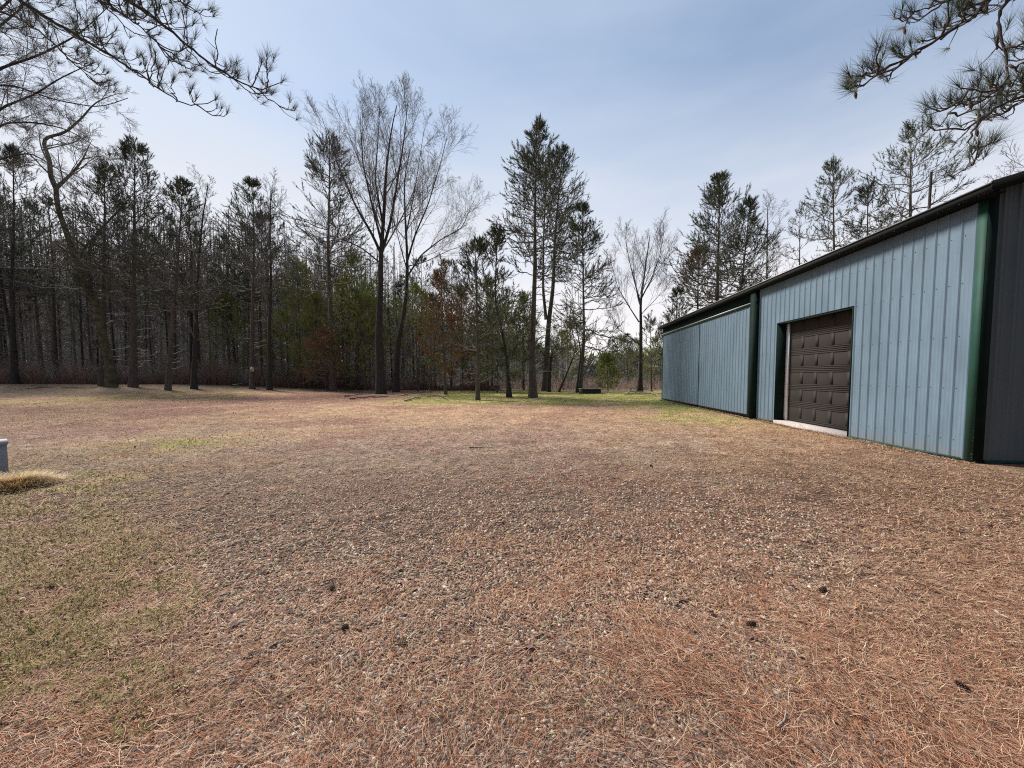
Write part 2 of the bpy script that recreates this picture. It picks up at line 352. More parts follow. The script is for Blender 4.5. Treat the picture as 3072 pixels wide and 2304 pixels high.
def gcol(x, y):
    g, gr, ne, n1, n2, n3, n4, f, lat = masks(x, y)
    def c(*a): return np.array(a)[None]
    pink = c(.38, .205, .150); tan = c(.50, .325, .20); umber = c(.15, .10, .068)
    q = sst(.40, .60, fbm(x * .33, y * .33, 21, 4) + .10 * sst(2, -8, lat) - .05)[:, None]
    col = tan * (1 - q) + pink * q
    k = (sst(.45, .65, fbm(x * .8, y * .8, 22, 3)) * .4)[:, None]; col = col * (1 - k) + c(.37, .245, .155) * k
    k = (.35 * sst(1.5, 6, lat) * sst(7.5, 3.5, f) + .6 * sst(-.45, -.95, lat / np.maximum(f, .3)) * sst(9, 4, f))[:, None]; col = col * (1 - k) + umber * k
    near = (sst(10, 3.0, f) * .85)[:, None]; col = col * (1 - near) + c(.060, .043, .034) * near      # darker soil towards the camera, between the stones
    k = (gr * .5 * sst(3, 8, f))[:, None]; col = col * (1 - k) + c(.31, .27, .225) * k
    k = (ne * .4)[:, None]; col = col * (1 - k) + c(.13, .065, .042) * k
    gg = c(.30, .32, .07); straw = c(.56, .46, .20); sm = sst(.36, .56, n2)[:, None]
    mixg = gg * sm + straw * (1 - sm); k = (g * .92 * (1 - .5 * sst(7, 3, f)))[:, None]; col = col * (1 - k) + mixg * k
    lush = (np.exp(-((lat - 9.0) ** 2 / 3.5 + (f - 20.5) ** 2 / 9)) * .9)[:, None]; col = col * (1 - lush) + c(.10, .21, .035) * lush
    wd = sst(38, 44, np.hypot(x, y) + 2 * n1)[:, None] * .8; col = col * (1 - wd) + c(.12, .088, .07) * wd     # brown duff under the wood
    v = (.62 + .76 * n4)[:, None] * (.7 + .6 * fbm(x * 9, y * 9, 33, 3))[:, None]
    return np.clip(col * v, .01, .9)
NR, NA = 430, 620
rr = np.concatenate([[0], np.geomspace(.5, 420, NR - 1)])
aa = np.concatenate([np.linspace(-1.15, 1.15, 520), np.linspace(1.15, 2 * math.pi - 1.15, NA - 519)[1:-1]])
NA = len(aa)
RR, AA = np.meshgrid(rr, aa, indexing='ij'); ga = AA - YAW
X = (RR * np.sin(ga)).ravel(); Y = (RR * np.cos(ga)).ravel(); Z = hgt(X, Y)
Z = Z + .035 * (fbm(X * 2.6, Y * 2.6, 41, 3) - .5) * sst(25, 10, np.hypot(X, Y)) + .012 * (fbm(X * 11, Y * 11, 42, 2) - .5) * sst(12, 5, np.hypot(X, Y))
def hz(x, y):
    return hgt(x, y) + .035 * (fbm(x * 2.6, y * 2.6, 41, 3) - .5) * sst(25, 10, np.hypot(x, y)) + .012 * (fbm(x * 11, y * 11, 42, 2) - .5) * sst(12, 5, np.hypot(x, y))
I = np.arange(NR * NA).reshape(NR, NA); I2 = np.roll(I, -1, 1)
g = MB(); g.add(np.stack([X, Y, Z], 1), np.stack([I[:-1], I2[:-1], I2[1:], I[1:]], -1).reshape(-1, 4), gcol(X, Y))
gm = bpy.data.materials.new('ground'); gm.use_nodes = True; t = gm.node_tree; b = t.nodes['Principled BSDF']; L = t.links.new
b.inputs['Roughness'].default_value = .95; b.inputs['Specular IOR Level'].default_value = .15
ac = t.nodes.new('ShaderNodeAttribute'); ac.attribute_name = 'Col'; tcn = t.nodes.new('ShaderNodeTexCoord')
def gnoise(scale, lo, hi, o1, o2, det=3):
    n = t.nodes.new('ShaderNodeTexNoise'); n.inputs['Scale'].default_value = scale; n.inputs['Detail'].default_value = det; n.inputs['Roughness'].default_value = .7
    L(tcn.outputs['Object'], n.inputs['Vector']); m = t.nodes.new('ShaderNodeMapRange')
    m.inputs[1].default_value = lo; m.inputs[2].default_value = hi; m.inputs[3].default_value = o1; m.inputs[4].default_value = o2
    L(n.outputs[0], m.inputs[0]); return n, m.outputs[0]
def gm2(op, a, bb):
    n = t.nodes.new('ShaderNodeMath'); n.operation = op; L(a, n.inputs[0])
    if isinstance(bb, (int, float)): n.inputs[1].default_value = bb
    else: L(bb, n.inputs[1])
    return n.outputs[0]
na, fa = gnoise(70, .36, .64, .45, 1.55); nb_, fb = gnoise(17, .36, .64, .62, 1.36); nc, fc = gnoise(5.5, .36, .64, .75, 1.25)
ff = gm2('MULTIPLY', gm2('MULTIPLY', fa, fb), fc)
vo = t.nodes.new('ShaderNodeTexVoronoi'); vo.inputs['Scale'].default_value = 60; L(tcn.outputs['Object'], vo.inputs['Vector'])
hs = t.nodes.new('ShaderNodeHueSaturation'); hs.inputs['Saturation'].default_value = 1
mm = t.nodes.new('ShaderNodeVectorMath'); mm.operation = 'SCALE'; L(ac.outputs[0], mm.inputs[0]); L(ff, mm.inputs['Scale'])
sx = t.nodes.new('ShaderNodeMix'); sx.data_type = 'RGBA'; sx.blend_type = 'SOFT_LIGHT'; sx.inputs[0].default_value = .35
L(mm.outputs[0], sx.inputs[6]); L(vo.outputs['Color'], sx.inputs[7]); L(sx.outputs[2], b.inputs['Base Color'])
bp = t.nodes.new('ShaderNodeBump'); bp.inputs['Strength'].default_value = .9; bp.inputs['Distance'].default_value = .03
L(gm2('ADD', na.outputs[0], nb_.outputs[0]), bp.inputs['Height']); L(bp.outputs[0], b.inputs['Normal'])
tag(g.build('ground', gm, None, True), kind='structure')

def scatter(n, f0, f1, rng, margin=1.12):
    """points over the visible ground between two distances, denser close by (even in the picture's depth)"""
    u = rng.random(n); f = 1 / (1 / f0 + (1 / f1 - 1 / f0) * u); lat = (rng.random(n) * 2 - 1) * f * 1.30 * margin
    p = RGT[None] * lat[:, None] + FWD[None] * f[:, None]; x, y = p[:, 0], p[:, 1]
    ok = x < 7.0; return x[ok], y[ok], f[ok]
def inside(x, y): return (x > 7.0) & (y > 7.0)

# pebbles
rng = np.random.default_rng(11)
def pebbles(name, n, f0, f1, s0, s1, label):
    x, y, f = scatter(n, f0, f1, rng); gr = masks(x, y)[1]
    ok = rng.random(len(x)) < (gr * .85 + .10) * (.06 + .94 * sst(7.5, 4.0, f)) * (1 - .75 * sst(.75, 1.05, np.abs((x * RGT[0] + y * RGT[1]) / f))); x, y, f = x[ok], y[ok], f[ok]; K = len(x)
    s = (s0 + (s1 - s0) * rng.random(K) ** 2.0) * (1 + .06 * f); z = hz(x, y)
    az = rng.random(K) * 6.28; k = 5; a = np.arange(k) * 2 * math.pi / k
    ex = s * (.8 + .5 * rng.random(K)); ey = s * (.55 + .3 * rng.random(K)); ez = s * (.4 + .3 * rng.random(K))
    vs = []
    for (rad, hh) in ((1, -.1), (.68, .72)):
        rj = rad * (1 + .16 * rng.normal(size=(K, k)) * .6)
        lx = rj * np.cos(a) * ex[:, None]; ly = rj * np.sin(a) * ey[:, None]
        vs.append(np.stack([x[:, None] + lx * np.cos(az)[:, None] - ly * np.sin(az)[:, None], y[:, None] + lx * np.sin(az)[:, None] + ly * np.cos(az)[:, None],
                            z[:, None] + (hh + .25) * ez[:, None] + 0 * lx], -1))
    top = np.stack([x, y, z + 1.2 * ez], -1)[:, None]
    V = np.concatenate(vs + [top], 1); nvv = 2 * k + 1; base = (np.arange(K) * nvv)[:, None, None]
    q = np.arange(k); q2 = (q + 1) % k
    quads = np.stack([q, q2, q2 + k, q + k], 1)
    tris = np.stack([q + k, q2 + k, np.full(k, 2 * k)], 1)
    pal = np.array([(.46, .37, .27), (.33, .255, .19), (.56, .46, .35), (.21, .165, .135), (.42, .27, .20), (.15, .13, .125), (.72, .64, .52), (.31, .195, .14)])
    cc = pal[rng.choice(8, K, p=[.2, .17, .12, .16, .10, .12, .05, .08])] * (.55 + .7 * rng.random((K, 1)))
    mb = MB(); mb.add(V.reshape(-1, 3), (quads[None] + base).reshape(-1, 4), np.repeat(cc, nvv, 0))
    mb.f.append((tris[None] + base).reshape(-1, 3).astype(np.int32))
    tag(mb.build(name, 'stone', None, True), label, 'gravel', kind='stuff')
pebbles('gravel', 200000, 1.3, 11, .0040, .0150, 'pale rounded gravel showing through the fallen needles')

# needles, straw, grass and leaf litter
def ribbons(mb, x, y, z, az, el, L_, W_, col, bend, lift=.0):
    K = len(x); d = np.stack([np.cos(az) * np.cos(el), np.sin(az) * np.cos(el), np.sin(el)], 1)
    s = np.stack([-np.sin(az), np.cos(az), 0 * az], 1); p0 = np.stack([x, y, z + lift], 1)
    mid = p0 + d * (L_ * .5)[:, None] + s * (bend * L_)[:, None]; tip = p0 + d * L_[:, None]
    tip[:, 2] -= np.abs(bend) * L_ * np.sin(el) * 1.2
    hw = (W_ * .5)[:, None] * s
    V = np.stack([p0 - hw, p0 + hw, mid - hw * .9, mid + hw * .9, tip - hw * .25, tip + hw * .25], 1)
    b_ = (np.arange(K) * 6)[:, None, None]
    F_ = np.array([[0, 1, 3, 2], [2, 3, 5, 4]])[None] + b_
    mb.add(V.reshape(-1, 3), F_.reshape(-1, 4), np.repeat(col, 6, 0))
def palette(K, cols, p, v=.45):
    c = np.array(cols)[rng.choice(len(cols), K, p=p)]; return c * (1 - v / 2 + v * rng.random((K, 1)))
# fallen red and tan pine needles
x, y, f = scatter(300000, 1.3, 13, rng); m_ = masks(x, y); ok = rng.random(len(x)) < .16 + .46 * m_[2] * (.35 + .65 * sst(.35, .6, m_[6])); ok &= rng.random(len(x)) > .5 * m_[0]
x, y, f = x[ok], y[ok], f[ok]; K = len(x); az = rng.random(K) * 6.28
fl = fbm(x * .6, y * .6, 51, 2) * 9; az = np.where(rng.random(K) < .42, fl + rng.normal(size=K) * .5, az)
mb = MB(); W_ = .0013 + .0003 * f
ribbons(mb, x, y, hz(x, y) + .004 + .016 * rng.random(K), az, rng.normal(size=K) * .12, .05 + .09 * rng.random(K), W_,
        palette(K, [(.38, .165, .095), (.50, .28, .18), (.10, .045, .03), (.74, .52, .36), (.52, .19, .08)], [.22, .22, .28, .19, .09]), rng.normal(size=K) * .07)
tag(mb.build('fallen_pine_needles', 'litter'), 'rust red fallen pine needles strewn over the gravel', 'pine needles', kind='stuff')
# straw-coloured dry grass and dead leaf fragments
x, y, f = scatter(560000, 1.6, 26, rng); m_ = masks(x, y); ok = rng.random(len(x)) < (.80 - .3 * m_[1]) * np.maximum(.14 + .86 * sst(3, 8, f), .9 * sst(.65, 1.0, np.abs(m_[8] / f)))
x, y, f, gg_ = x[ok], y[ok], f[ok], m_[0][ok]; n_e = 15000; x = np.concatenate([x, 7.10 - .22 * rng.random(n_e) ** 2]); y = np.concatenate([y, 7.1 + 17.6 * rng.random(n_e)]); f = np.concatenate([f, y[-n_e:] * .9]); K = len(x)   # litter drifted against the wall
mb = MB(); W_ = (.0022 + .0009 * f) * (.7 + .6 * rng.random(K))
ribbons(mb, x, y, hz(x, y) + .002 + .006 * rng.random(K), rng.random(K) * 6.28, np.abs(rng.normal(size=K)) * .22, (.025 + .045 * rng.random(K)) * (1 + .05 * f), W_,
        palette(K, [(.48, .32, .19), (.38, .215, .15), (.62, .46, .31), (.10, .062, .045), (.40, .225, .17)], [.27, .22, .13, .22, .16]), rng.normal(size=K) * .12)
tag(mb.build('dry_grass_litter', 'litter'), 'tan dry grass bits and leaf crumbs covering the yard', 'litter', kind='stuff')
# green and yellow grass
x, y, f = scatter(260000, 1.5, 34, rng); m_ = masks(x, y); ok = (rng.random(len(x)) < m_[0] * 1.0 + .012)
x, y, f = x[ok], y[ok], f[ok]; K = len(x)
lat = m_[8][ok]; lush = (np.exp(-((lat - 9.3) ** 2 / 2.5 + (f - 21) ** 2 / 6)) > rng.random(K))
cg = palette(K, [(.40, .40, .11), (.26, .29, .07), (.50, .46, .18), (.48, .38, .20), (.15, .16, .05)], [.28, .16, .26, .20, .10])
cg[lush] = np.array([.09, .21, .03]) * (.7 + .6 * rng.random((lush.sum(), 1)))
mb = MB(); hgf = np.where(f > 18, .055, .05)
ribbons(mb, x, y, hz(x, y) - .005, rng.random(K) * 6.28, .45 + .6 * rng.random(K), hgf * (.4 + .9 * rng.random(K)), (.003 + .0011 * f) * (.7 + .6 * rng.random(K)), cg, rng.normal(size=K) * .15)
tag(mb.build('short_grass', 'litter'), 'short yellow green grass at the edges of the yard', 'grass', kind='stuff')
# crumpled dead leaves
x, y, f = scatter(3800, 1.9, 30, rng); lt_ = masks(x, y)[8]; ok = rng.random(len(x)) < .18 + .6 * sst(-2.5, -5, lt_) * sst(12, 5, f); x, y, f = x[ok], y[ok], f[ok]; K = len(x)
az = rng.random(K) * 6.28; s = (.012 + .02 * rng.random(K)) * (1 + .02 * f); z = hz(x, y) + .01
cx_, sx_ = np.cos(az), np.sin(az)
def lp(u, v, h): return np.stack([x + s * (u * cx_ - v * sx_), y + s * (u * sx_ + v * cx_), z + s * h], -1)
V = np.stack([lp(-1, 0, .05), lp(-.2, -.55, .45 * rng.random(K)), lp(1, 0, .3 * rng.random(K)), lp(-.1, .6, .5 * rng.random(K)), lp(0, 0, -.05)], 1)
mb = MB(); b_ = (np.arange(K) * 5)[:, None, None]
mb.add(V.reshape(-1, 3), (np.array([[0, 1, 4], [1, 2, 4], [2, 3, 4], [3, 0, 4]])[None] + b_).reshape(-1, 3), np.repeat(palette(K, [(.26, .17, .13), (.34, .25, .19), (.16, .10, .09), (.48, .40, .33)], [.35, .25, .3, .1]), 5, 0))
tag(mb.build('dead_leaves', 'litter'), 'crumpled brown dead leaves scattered over the ground', 'leaves', kind='stuff')

# ------------------------------------------------------------------ the steel building
XW = 7.13; YN = 7.16; YF = 24.75; ZT = 4.42; WID = 12.2; SL = .29
def wy(px, py=400):                          # Y on the long wall's plane seen at a picture column
    d = ray(px, py); return float(d[1] * XW / d[0])
def wz(px, py):
    d = ray(px, py); return CAMZ + float(d[2] * XW / d[0])
bld = thing('pole_barn', 'long blue grey ribbed steel building with green trim and brown overhead door', 'building', (0, 0, 0))
def ribs(mb, a0, a1, z0, z1, fixed, axis='y', sgn=-1, pitch=.2286, off=0., top=None):
    """ribbed sheet: a runs along the wall; ribs stand out by sgn along the other axis"""
    pts = []; k = math.floor((a0 - off) / pitch)
    a = off + k * pitch
    while a < a1 + pitch:
        pts += [(a - .017, 0), (a - .011, .019), (a + .011, .019), (a + .017, 0)]
        for q in (.333, .667): c_ = a + pitch * q; pts += [(c_ - .012, 0), (c_ - .005, .003), (c_ + .005, .003), (c_ + .012, 0)]
        a += pitch
    pts = sorted(p for p in pts if a0 + .001 < p[0] < a1 - .001); pts = [(a0, 0)] + pts + [(a1, 0)]
    n = len(pts); A = np.array(pts); v = []
    for zi in (0, 1):
        zc = np.full(n, z0) if zi == 0 else (np.full(n, z1) if top is None else top(A[:, 0]))
        if axis == 'y': v.append(np.stack([fixed + sgn * A[:, 1], A[:, 0], zc], 1))
        else: v.append(np.stack([A[:, 0], fixed + sgn * A[:, 1], zc], 1))
    i = np.arange(n - 1); mb.add(np.concatenate(v), np.stack([i, i + 1, i + 1 + n, i + n], 1))
GY0 = wy(848.2, 438); GY1 = wy(775.0, 422); GZ = wz(775.5, 324.5); SY = wy(757, 400); SY0 = wy(752.5, 400); SM = wy(700.4, 400)
GZ0 = .10
wm = MB()
ribs(wm, YN, GY0, .04, ZT, XW); ribs(wm, GY0, GY1, GZ, ZT, XW); ribs(wm, GY1, YF, .04, ZT, XW)
# wall core behind the sheet
for (a, b2, c_, d_) in ((YN + .02, GY0, .04, ZT), (GY0, GY1, GZ, ZT), (GY1, YF - .02, .04, ZT)): wm.box(XW + .006, XW + .16, a, b2, c_, d_)
side = wm.build('side_wall', 'steel', bld)
sc_ = MB()
for zr in (.35, 1.25, 2.15, 3.05, 3.85):
    yy = YN + .1
    while yy < SY:
        if not (GY0 - .1 < yy < GY1 + .1 and zr < GZ + .1):
            sc_.box(XW - .009, XW - .0005, yy - .006, yy + .006, zr - .006, zr + .006)
        yy += .2286
tag(sc_.build('screws', 'screw', side), 'rows of small screw heads on the ribbed sheet', kind='stuff')
gb = MB(); RX = XW + WID / 2
topf = lambda a: ZT + SL * (WID / 2 - np.abs(np.asarray(a) - RX))
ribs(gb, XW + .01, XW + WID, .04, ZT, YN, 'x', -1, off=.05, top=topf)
gb.build('gable_wall', 'steel_shaded', bld)
gb = MB(); ribs(gb, XW + .01, XW + WID, .04, ZT, YF, 'x', 1, off=.05, top=topf); gb.build('rear_gable_wall', 'steel_shaded', bld)
gb = MB(); ribs(gb, YN, YF, .04, ZT, XW + WID, 'y', 1); gb.build('back_wall', 'steel', bld)
# corner trims (each an L of two flanges, 4 mm proud)
def corner(y, sy):
    m = MB(); m.box(XW - .030, XW - .022, *sorted((y - .008 * 1, y + sy * .15)), .03, ZT); return m
cm = MB(); cm.box(XW - .032, XW - .024, YN - .03, YN + .115, .03, ZT + .02)
ct = cm.build('corner_trim', 'trim', bld)
cm = MB(); cm.box(XW - .023, XW + .13, YN - .032, YN - .024, .03, ZT + .06); cm.build('trim_return', 'trim_dark', ct)
cm = MB(); cm.box(XW - .032, XW - .024, YF - .08, YF + .03, .03, ZT); cm.box(XW - .023, XW + .15, YF + .024, YF + .032, .03, ZT); cm.build('corner_trim', 'trim_dark', bld)
cm = MB(); cm.box(XW - .028, XW + .004, YN + .17, GY0 - .012, .015, .06); cm.box(XW - .028, XW + .004, GY1 + .02, SY0, .015, .06); cm.box(XW + .16, XW + WID, YN - .028, YN - .003, .015, .06)
cm.build('base_trim', 'trim', bld)
# roof: ribbed sheet over two slopes with eave and rake overhang
OV = .26; RT = ZT + .10
rf = MB()
for side_ in (-1, 1):
    n = int((YF - YN + .6) / .2286); ys = YN - .28 + np.arange(n + 1) * (YF - YN + .56) / n; prof_ = []
    for yv in ys: prof_ += [(yv - .03, 0), (yv - .012, .02), (yv + .012, .02), (yv + .03, 0)]
    A = np.array(prof_); m = len(A); xe = RX + side_ * (WID / 2 + OV); ze = RT - SL * OV; zr = RT + SL * WID / 2
    lo = np.stack([np.full(m, xe), A[:, 0], ze + A[:, 1]], 1); hi = np.stack([np.full(m, RX), A[:, 0], zr + A[:, 1]], 1)
    lo2 = lo - [0, 0, .03]; hi2 = hi - [0, 0, .03]; i = np.arange(m - 1)
    rf.add(np.concatenate([lo, hi, lo2, hi2]), np.concatenate([np.stack([i, i + 1, i + 1 + m, i + m], 1), np.stack([i + 2 * m, i + 1 + 2 * m, i + 1 + 3 * m, i + 3 * m], 1), np.stack([i, i + 1, i + 1 + 2 * m, i + 2 * m], 1)]))
roof = rf.build('roof', 'roof', bld)
fm = MB(); ze = RT - SL * OV
fm.box(XW - OV + .004, XW - OV + .024, YN - .27, YF + .27, ze - .135, ze - .031)
fm.build('eave_fascia', 'roof', roof)
fm = MB(); fm.box(XW - OV - .016, XW - OV - .002, YN - .30, YF + .30, ze - .010, ze + .010); fm.build('drip_edge', 'edge', roof)
fm = MB(); fm.box(XW - OV + .025, XW - .004, YN - .26, YF + .26, ze - .130, ze - .115); fm.build('soffit', 'roof', roof)
for yy0, yy1 in ((YN - .30, YN - .28), (YF + .28, YF + .30)):
    fm = MB()
    for side_ in (-1, 1):
        xe = RX + side_ * (WID / 2 + OV); zr = RT + SL * WID / 2
        v = [(xe, yy0, ze - .14), (RX, yy0, zr - .14), (RX, yy0, zr + .03), (xe, yy0, ze + .03), (xe, yy1, ze - .14), (RX, yy1, zr - .14), (RX, yy1, zr + .03), (xe, yy1, ze + .03)]
        fm.add(v, [(0, 1, 2, 3), (7, 6, 5, 4), (0, 4, 5, 1), (3, 2, 6, 7), (0, 3, 7, 4)])
    fm.build('rake_trim', 'roof', roof)
# overhead door
DX = XW + .30
door = MB(); cols, rows = 5, 6; dy0, dy1 = GY0 - .12, GY1 - .10; dz0 = GZ0 + .02; dz1 = GZ + .12
ph = (dz1 - dz0) / rows; pw = (dy1 - dy0) / cols; FX = DX - .009
for r in range(rows):
    z0 = dz0 + r * ph + .004; z1 = dz0 + (r + 1) * ph - .004; b0, b1 = z0 + .085, z1 - .085; door.box(DX, DX + .045, dy0, dy1, z0, z1)
    door.box(FX, DX - .0005, dy0, dy1, z0, z0 + .038); door.box(FX + .004, DX - .0005, dy0, dy1, z0 + .0385, z0 + .050); door.box(FX, DX - .0005, dy0, dy1, z0 + .0505, b0)
    door.box(FX, DX - .0005, dy0, dy1, b1, z1 - .050); door.box(FX + .004, DX - .0005, dy0, dy1, z1 - .0495, z1 - .038); door.box(FX, DX - .0005, dy0, dy1, z1 - .0375, z1)
    for c_ in range(cols + 1):
        sa, sb = (dy0 + c_ * pw - .062, dy0 + c_ * pw + .062); door.box(FX, DX - .0005, max(sa, dy0), min(sb, dy1), b0 + .0003, b1 - .0003)
    for c_ in range(cols):
        a0, a1 = dy0 + c_ * pw + .072, dy0 + (c_ + 1) * pw - .072; q0, q1 = b0 + .010, b1 - .010; e = .045; o1 = -.013
        v = [(DX - .0008, a0, q0), (DX - .0008, a1, q0), (DX - .0008, a1, q1), (DX - .0008, a0, q1)]
        v += [(DX + o1, a0 + e, q0 + e), (DX + o1, a1 - e, q0 + e), (DX + o1, a1 - e, q1 - e), (DX + o1, a0 + e, q1 - e)]
        door.add(v, [(0, 1, 5, 4), (1, 2, 6, 5), (2, 3, 7, 6), (3, 0, 4, 7), (4, 5, 6, 7)])
dr = door.build('garage_door', 'door', bld)
cm = MB(); cm.box(DX - .004, DX + .04, dy0, dy1, GZ0 + .002, dz0 + .003); cm.build('bottom_seal', 'trim_dark', dr)
fr = MB()
fr.box(XW - .034, DX + .06, GY1 - .001, GY1 + .02, GZ0 - .06, GZ)              # far jamb
fr.box(XW - .034, DX + .06, GY0 - .02, GY0 + .001, GZ0 - .06, GZ)
fr.box(XW - .034, DX + .06, GY0 - .02, GY1 + .02, GZ + .0005, GZ + .022)
fr.build('door_frame', 'trim_dark', bld)
cm = MB(); cm.box(DX - .06, DX - .012, GY1 - .13, GY1 - .003, GZ0 + .01, GZ - .01); cm.build('weather_strip', 'white', dr)
cm = MB(); cm.box(XW - .06, DX + .3, GY0 + .004, GY1 - .004, -.08, GZ0); cm.build('threshold_slab', 'concrete', bld)
cm = MB(); cm.box(XW + .17, XW + 2, GY0 - .5, GY1 + .5, GZ + .13, GZ + .16); cm.box(DX + .3, XW + 2, GY0 - .5, GY1 + .5, .02, .04); cm.box(XW + 2, XW + 2.05, GY0 - .5, GY1 + .5, .0, GZ + .16); cm.build('door_pocket', 'trim_dark', bld)
# sliding doors with their track
def slider(y0, y1, x, z1, off):
    o = MB(); ribs(o, y0, y1, .10, z1, x, off=off); o.box(x + .004, x + .035, y0 + .004, y1 - .004, .10, z1)
    d_ = o.build('sliding_door', 'steel', bld)
    e = MB(); e.box(x - .024, x + .036, y0 - .015, y0 + .025, .095, z1 + .004); e.box(x - .0235, x + .037, y0 + .026, y1 - .026, .075, .125); e.build('door_edge', 'trim_dark', d_)
    return d_
SZ = wz(753, 297)
SZ = 3.86
slider(SY + .02, SM - .0, XW - .085, SZ, .03); slider(SM + .03, YF - .30, XW - .085, SZ, .08)
cm = MB(); cm.box(XW - .040, XW - .004, SY0 + .12, YF - .10, SZ + .06, ZT - .02); cm.build('header_board', 'trim_dark', bld)
cm = MB(); cm.box(XW - .135, XW - .03, SY + .0, YF - .18, SZ + .0, SZ + .085); tk = cm.build('door_track', 'trim', bld)
cm = MB(); cm.box(XW - .150, XW - .136, SY + .0, YF - .18, SZ + .055, SZ + .10); cm.box(XW - .136, XW - .03, SY, YF - .18, SZ + .0855, SZ + .099); cm.build('track_lip', 'edge', tk)
cm = MB(); cm.box(XW - .17, XW - .004, SY0, SY, .04, ZT - .015); cm.build('track_end_post', 'trim_dark', bld)

# ------------------------------------------------------------------ objects on the ground
def util_box():
    p = gnd(9.3, 480); o = thing('utility_box', 'grey metal utility box at the left edge beside the dry grass clump', 'utility box', (p[0], p[1], p[2]), YAW + .93)
    m = MB(); m.box(-.62, 0, 0, .5, -.05, .50); m.build('cabinet', 'grey_metal', o)
    m = MB(); m.box(-.64, .012, -.015, .52, .501, .53); m.build('lid', 'grey_metal', o)
    m = MB(); m.box(-.3, -.24, -.02, -.001, .24, .30); m.build('latch', 'edge', o)
    return p
ub = util_box()
def clump():
    r = np.random.default_rng(5); p = gnd(15, 487); o = thing('dry_grass_clump', 'tan mound of matted dry grass beside the grey utility box', 'grass clump', tuple(p))
    K = 6000; ax, ay = r.normal(size=K) * .13, r.normal(size=K) * .15; z = .10 * np.exp(-(ax ** 2 / .06 + ay ** 2 / .06)); az = np.arctan2(ay, ax) + r.normal(size=K) * .7
    m = MB(); c_ = np.array([(.86, .68, .42), (.74, .57, .34), (.92, .80, .56), (.60, .44, .26)])[r.choice(4, K)] * (.8 + .4 * r.random((K, 1)))
    ribbons(m, ax, ay, z - .02, az, .05 + .75 * r.random(K) ** 1.8, .09 + .15 * r.random(K), np.full(K, .007), c_, r.normal(size=K) * .14)
    m.build('blades', 'litter', o)
    m = MB(); a = np.linspace(0, 6.283, 25)[:-1]; vs = [[(.18 * q * np.cos(t_) * 1.5, .20 * q * np.sin(t_) * 1.3, .08 * (1 - q * q) - .02) for t_ in a] for q in (1, .75, .5, .25, .02)]
    V = np.array(vs).reshape(-1, 3); I_ = np.arange(120).reshape(5, 24); J = np.roll(I_, -1, 1)
    m.add(V, np.stack([I_[:-1], J[:-1], J[1:], I_[1:]], -1).reshape(-1, 4), (.66, .50, .30)); m.build('thatch', 'litter', o, True)
clump()
# stock tank / dark planter by the far trees
p = gnd(590, 393.6); dd = fdist(p)
o = thing('stock_tank', 'low dark oval tank with a pale rim on the grass before the trees', 'tank', tuple(p), YAW)
m = MB(); k = 28; a = np.arange(k) * 2 * math.pi / k
ex = np.sign(np.cos(a)) * np.abs(np.cos(a)) ** .6 * .92; ey = np.sign(np.sin(a)) * np.abs(np.sin(a)) ** .6 * .45
lv = [(1.0, -.03), (1, .40), (.96, .40), (.95, .12), (.01, .12)]
V = np.array([[(x_ * s_, y_ * s_, z_) for x_, y_ in zip(ex, ey)] for s_, z_ in lv]).reshape(-1, 3); I_ = np.arange(k * 5).reshape(5, k); J = np.roll(I_, -1, 1)
m.add(V, np.stack([I_[:-1], J[:-1], J[1:], I_[1:]], -1).reshape(-1, 4)); m.build('shell', 'tank', o)
rp = np.stack([ex * 1.0, ey * 1.0, np.full(k, .415)], 1); rp = np.concatenate([rp, rp[:1]]); m = MB(); tubes(m, rp[None], np.full((1, k + 1), .022), 5); m.build('rim', 'concrete', o, True)
for i_, (qx, lab) in enumerate(((571, 'flat pale paving slab left of the dark oval tank'), (603.5, 'flat pale paving slab right of the dark oval tank'))):
    q = gnd(qx, 393.2); m = MB(); m.box(-.32, .32, -.2, .2, -.02, .05); tag(m.build('paving_slab', 'concrete', None, loc=tuple(q)), lab, 'slab', 'paving slabs beside the tank')
# yellow notice nailed to a trunk is built with its tree; the small white sign on a post behind the tank:
q = gnd(590, 389); o = thing('small_sign', 'small white sign on a post behind the dark tank', 'sign', tuple(q), YAW)
m = MB(); m.box(-.03, .03, 0, .05, -.1, .62); m.build('post', 'deadwood', o)
m = MB(); m.box(-.19, .19, -.025, -.003, .42, .74); m.build('panel', 'white', o)
m = MB()
for zz_ in (.52, .58, .65): m.box(-.12, .12, -.029, -.0255, zz_, zz_ + .018)
m.build('lettering', 'grey_metal', o)

# pine cones
def cone_mesh(r):
    m = MB(); lv = 9
    for l in range(lv):
        t_ = l / (lv - 1); rad = .019 * math.sin(math.pi * (.12 + .8 * t_)) + .003; n_ = 9
        for q in range(n_):
            a_ = q * 2 * math.pi / n_ + l * .36; c, s = math.cos(a_), math.sin(a_); xx = -.03 + t_ * .06
            pr = rad * 1.0; tw = .0065
            m.add([(xx, c * rad * .3 - s * tw, s * rad * .3 + c * tw), (xx, c * rad * .3 + s * tw, s * rad * .3 - c * tw), (xx + .009, c * pr + s * tw * .7, s * pr - c * tw * .7), (xx + .009, c * pr - s * tw * .7, s * pr + c * tw * .7), (xx - .004, c * pr * .9, s * pr * .9)],
                  [(0, 1, 2, 3)]); m.f.append(np.array([[3, 2, 4]], np.int32) + m.n - 5)
    m_ = np.linspace(0, 1, 7); P = np.stack([-.03 + .06 * m_, 0 * m_, 0 * m_], 1); tubes(m, P[None], (.012 * np.sin(math.pi * (.1 + .8 * m_)))[None], 6)
    return m
cr_ = np.random.default_rng(8)
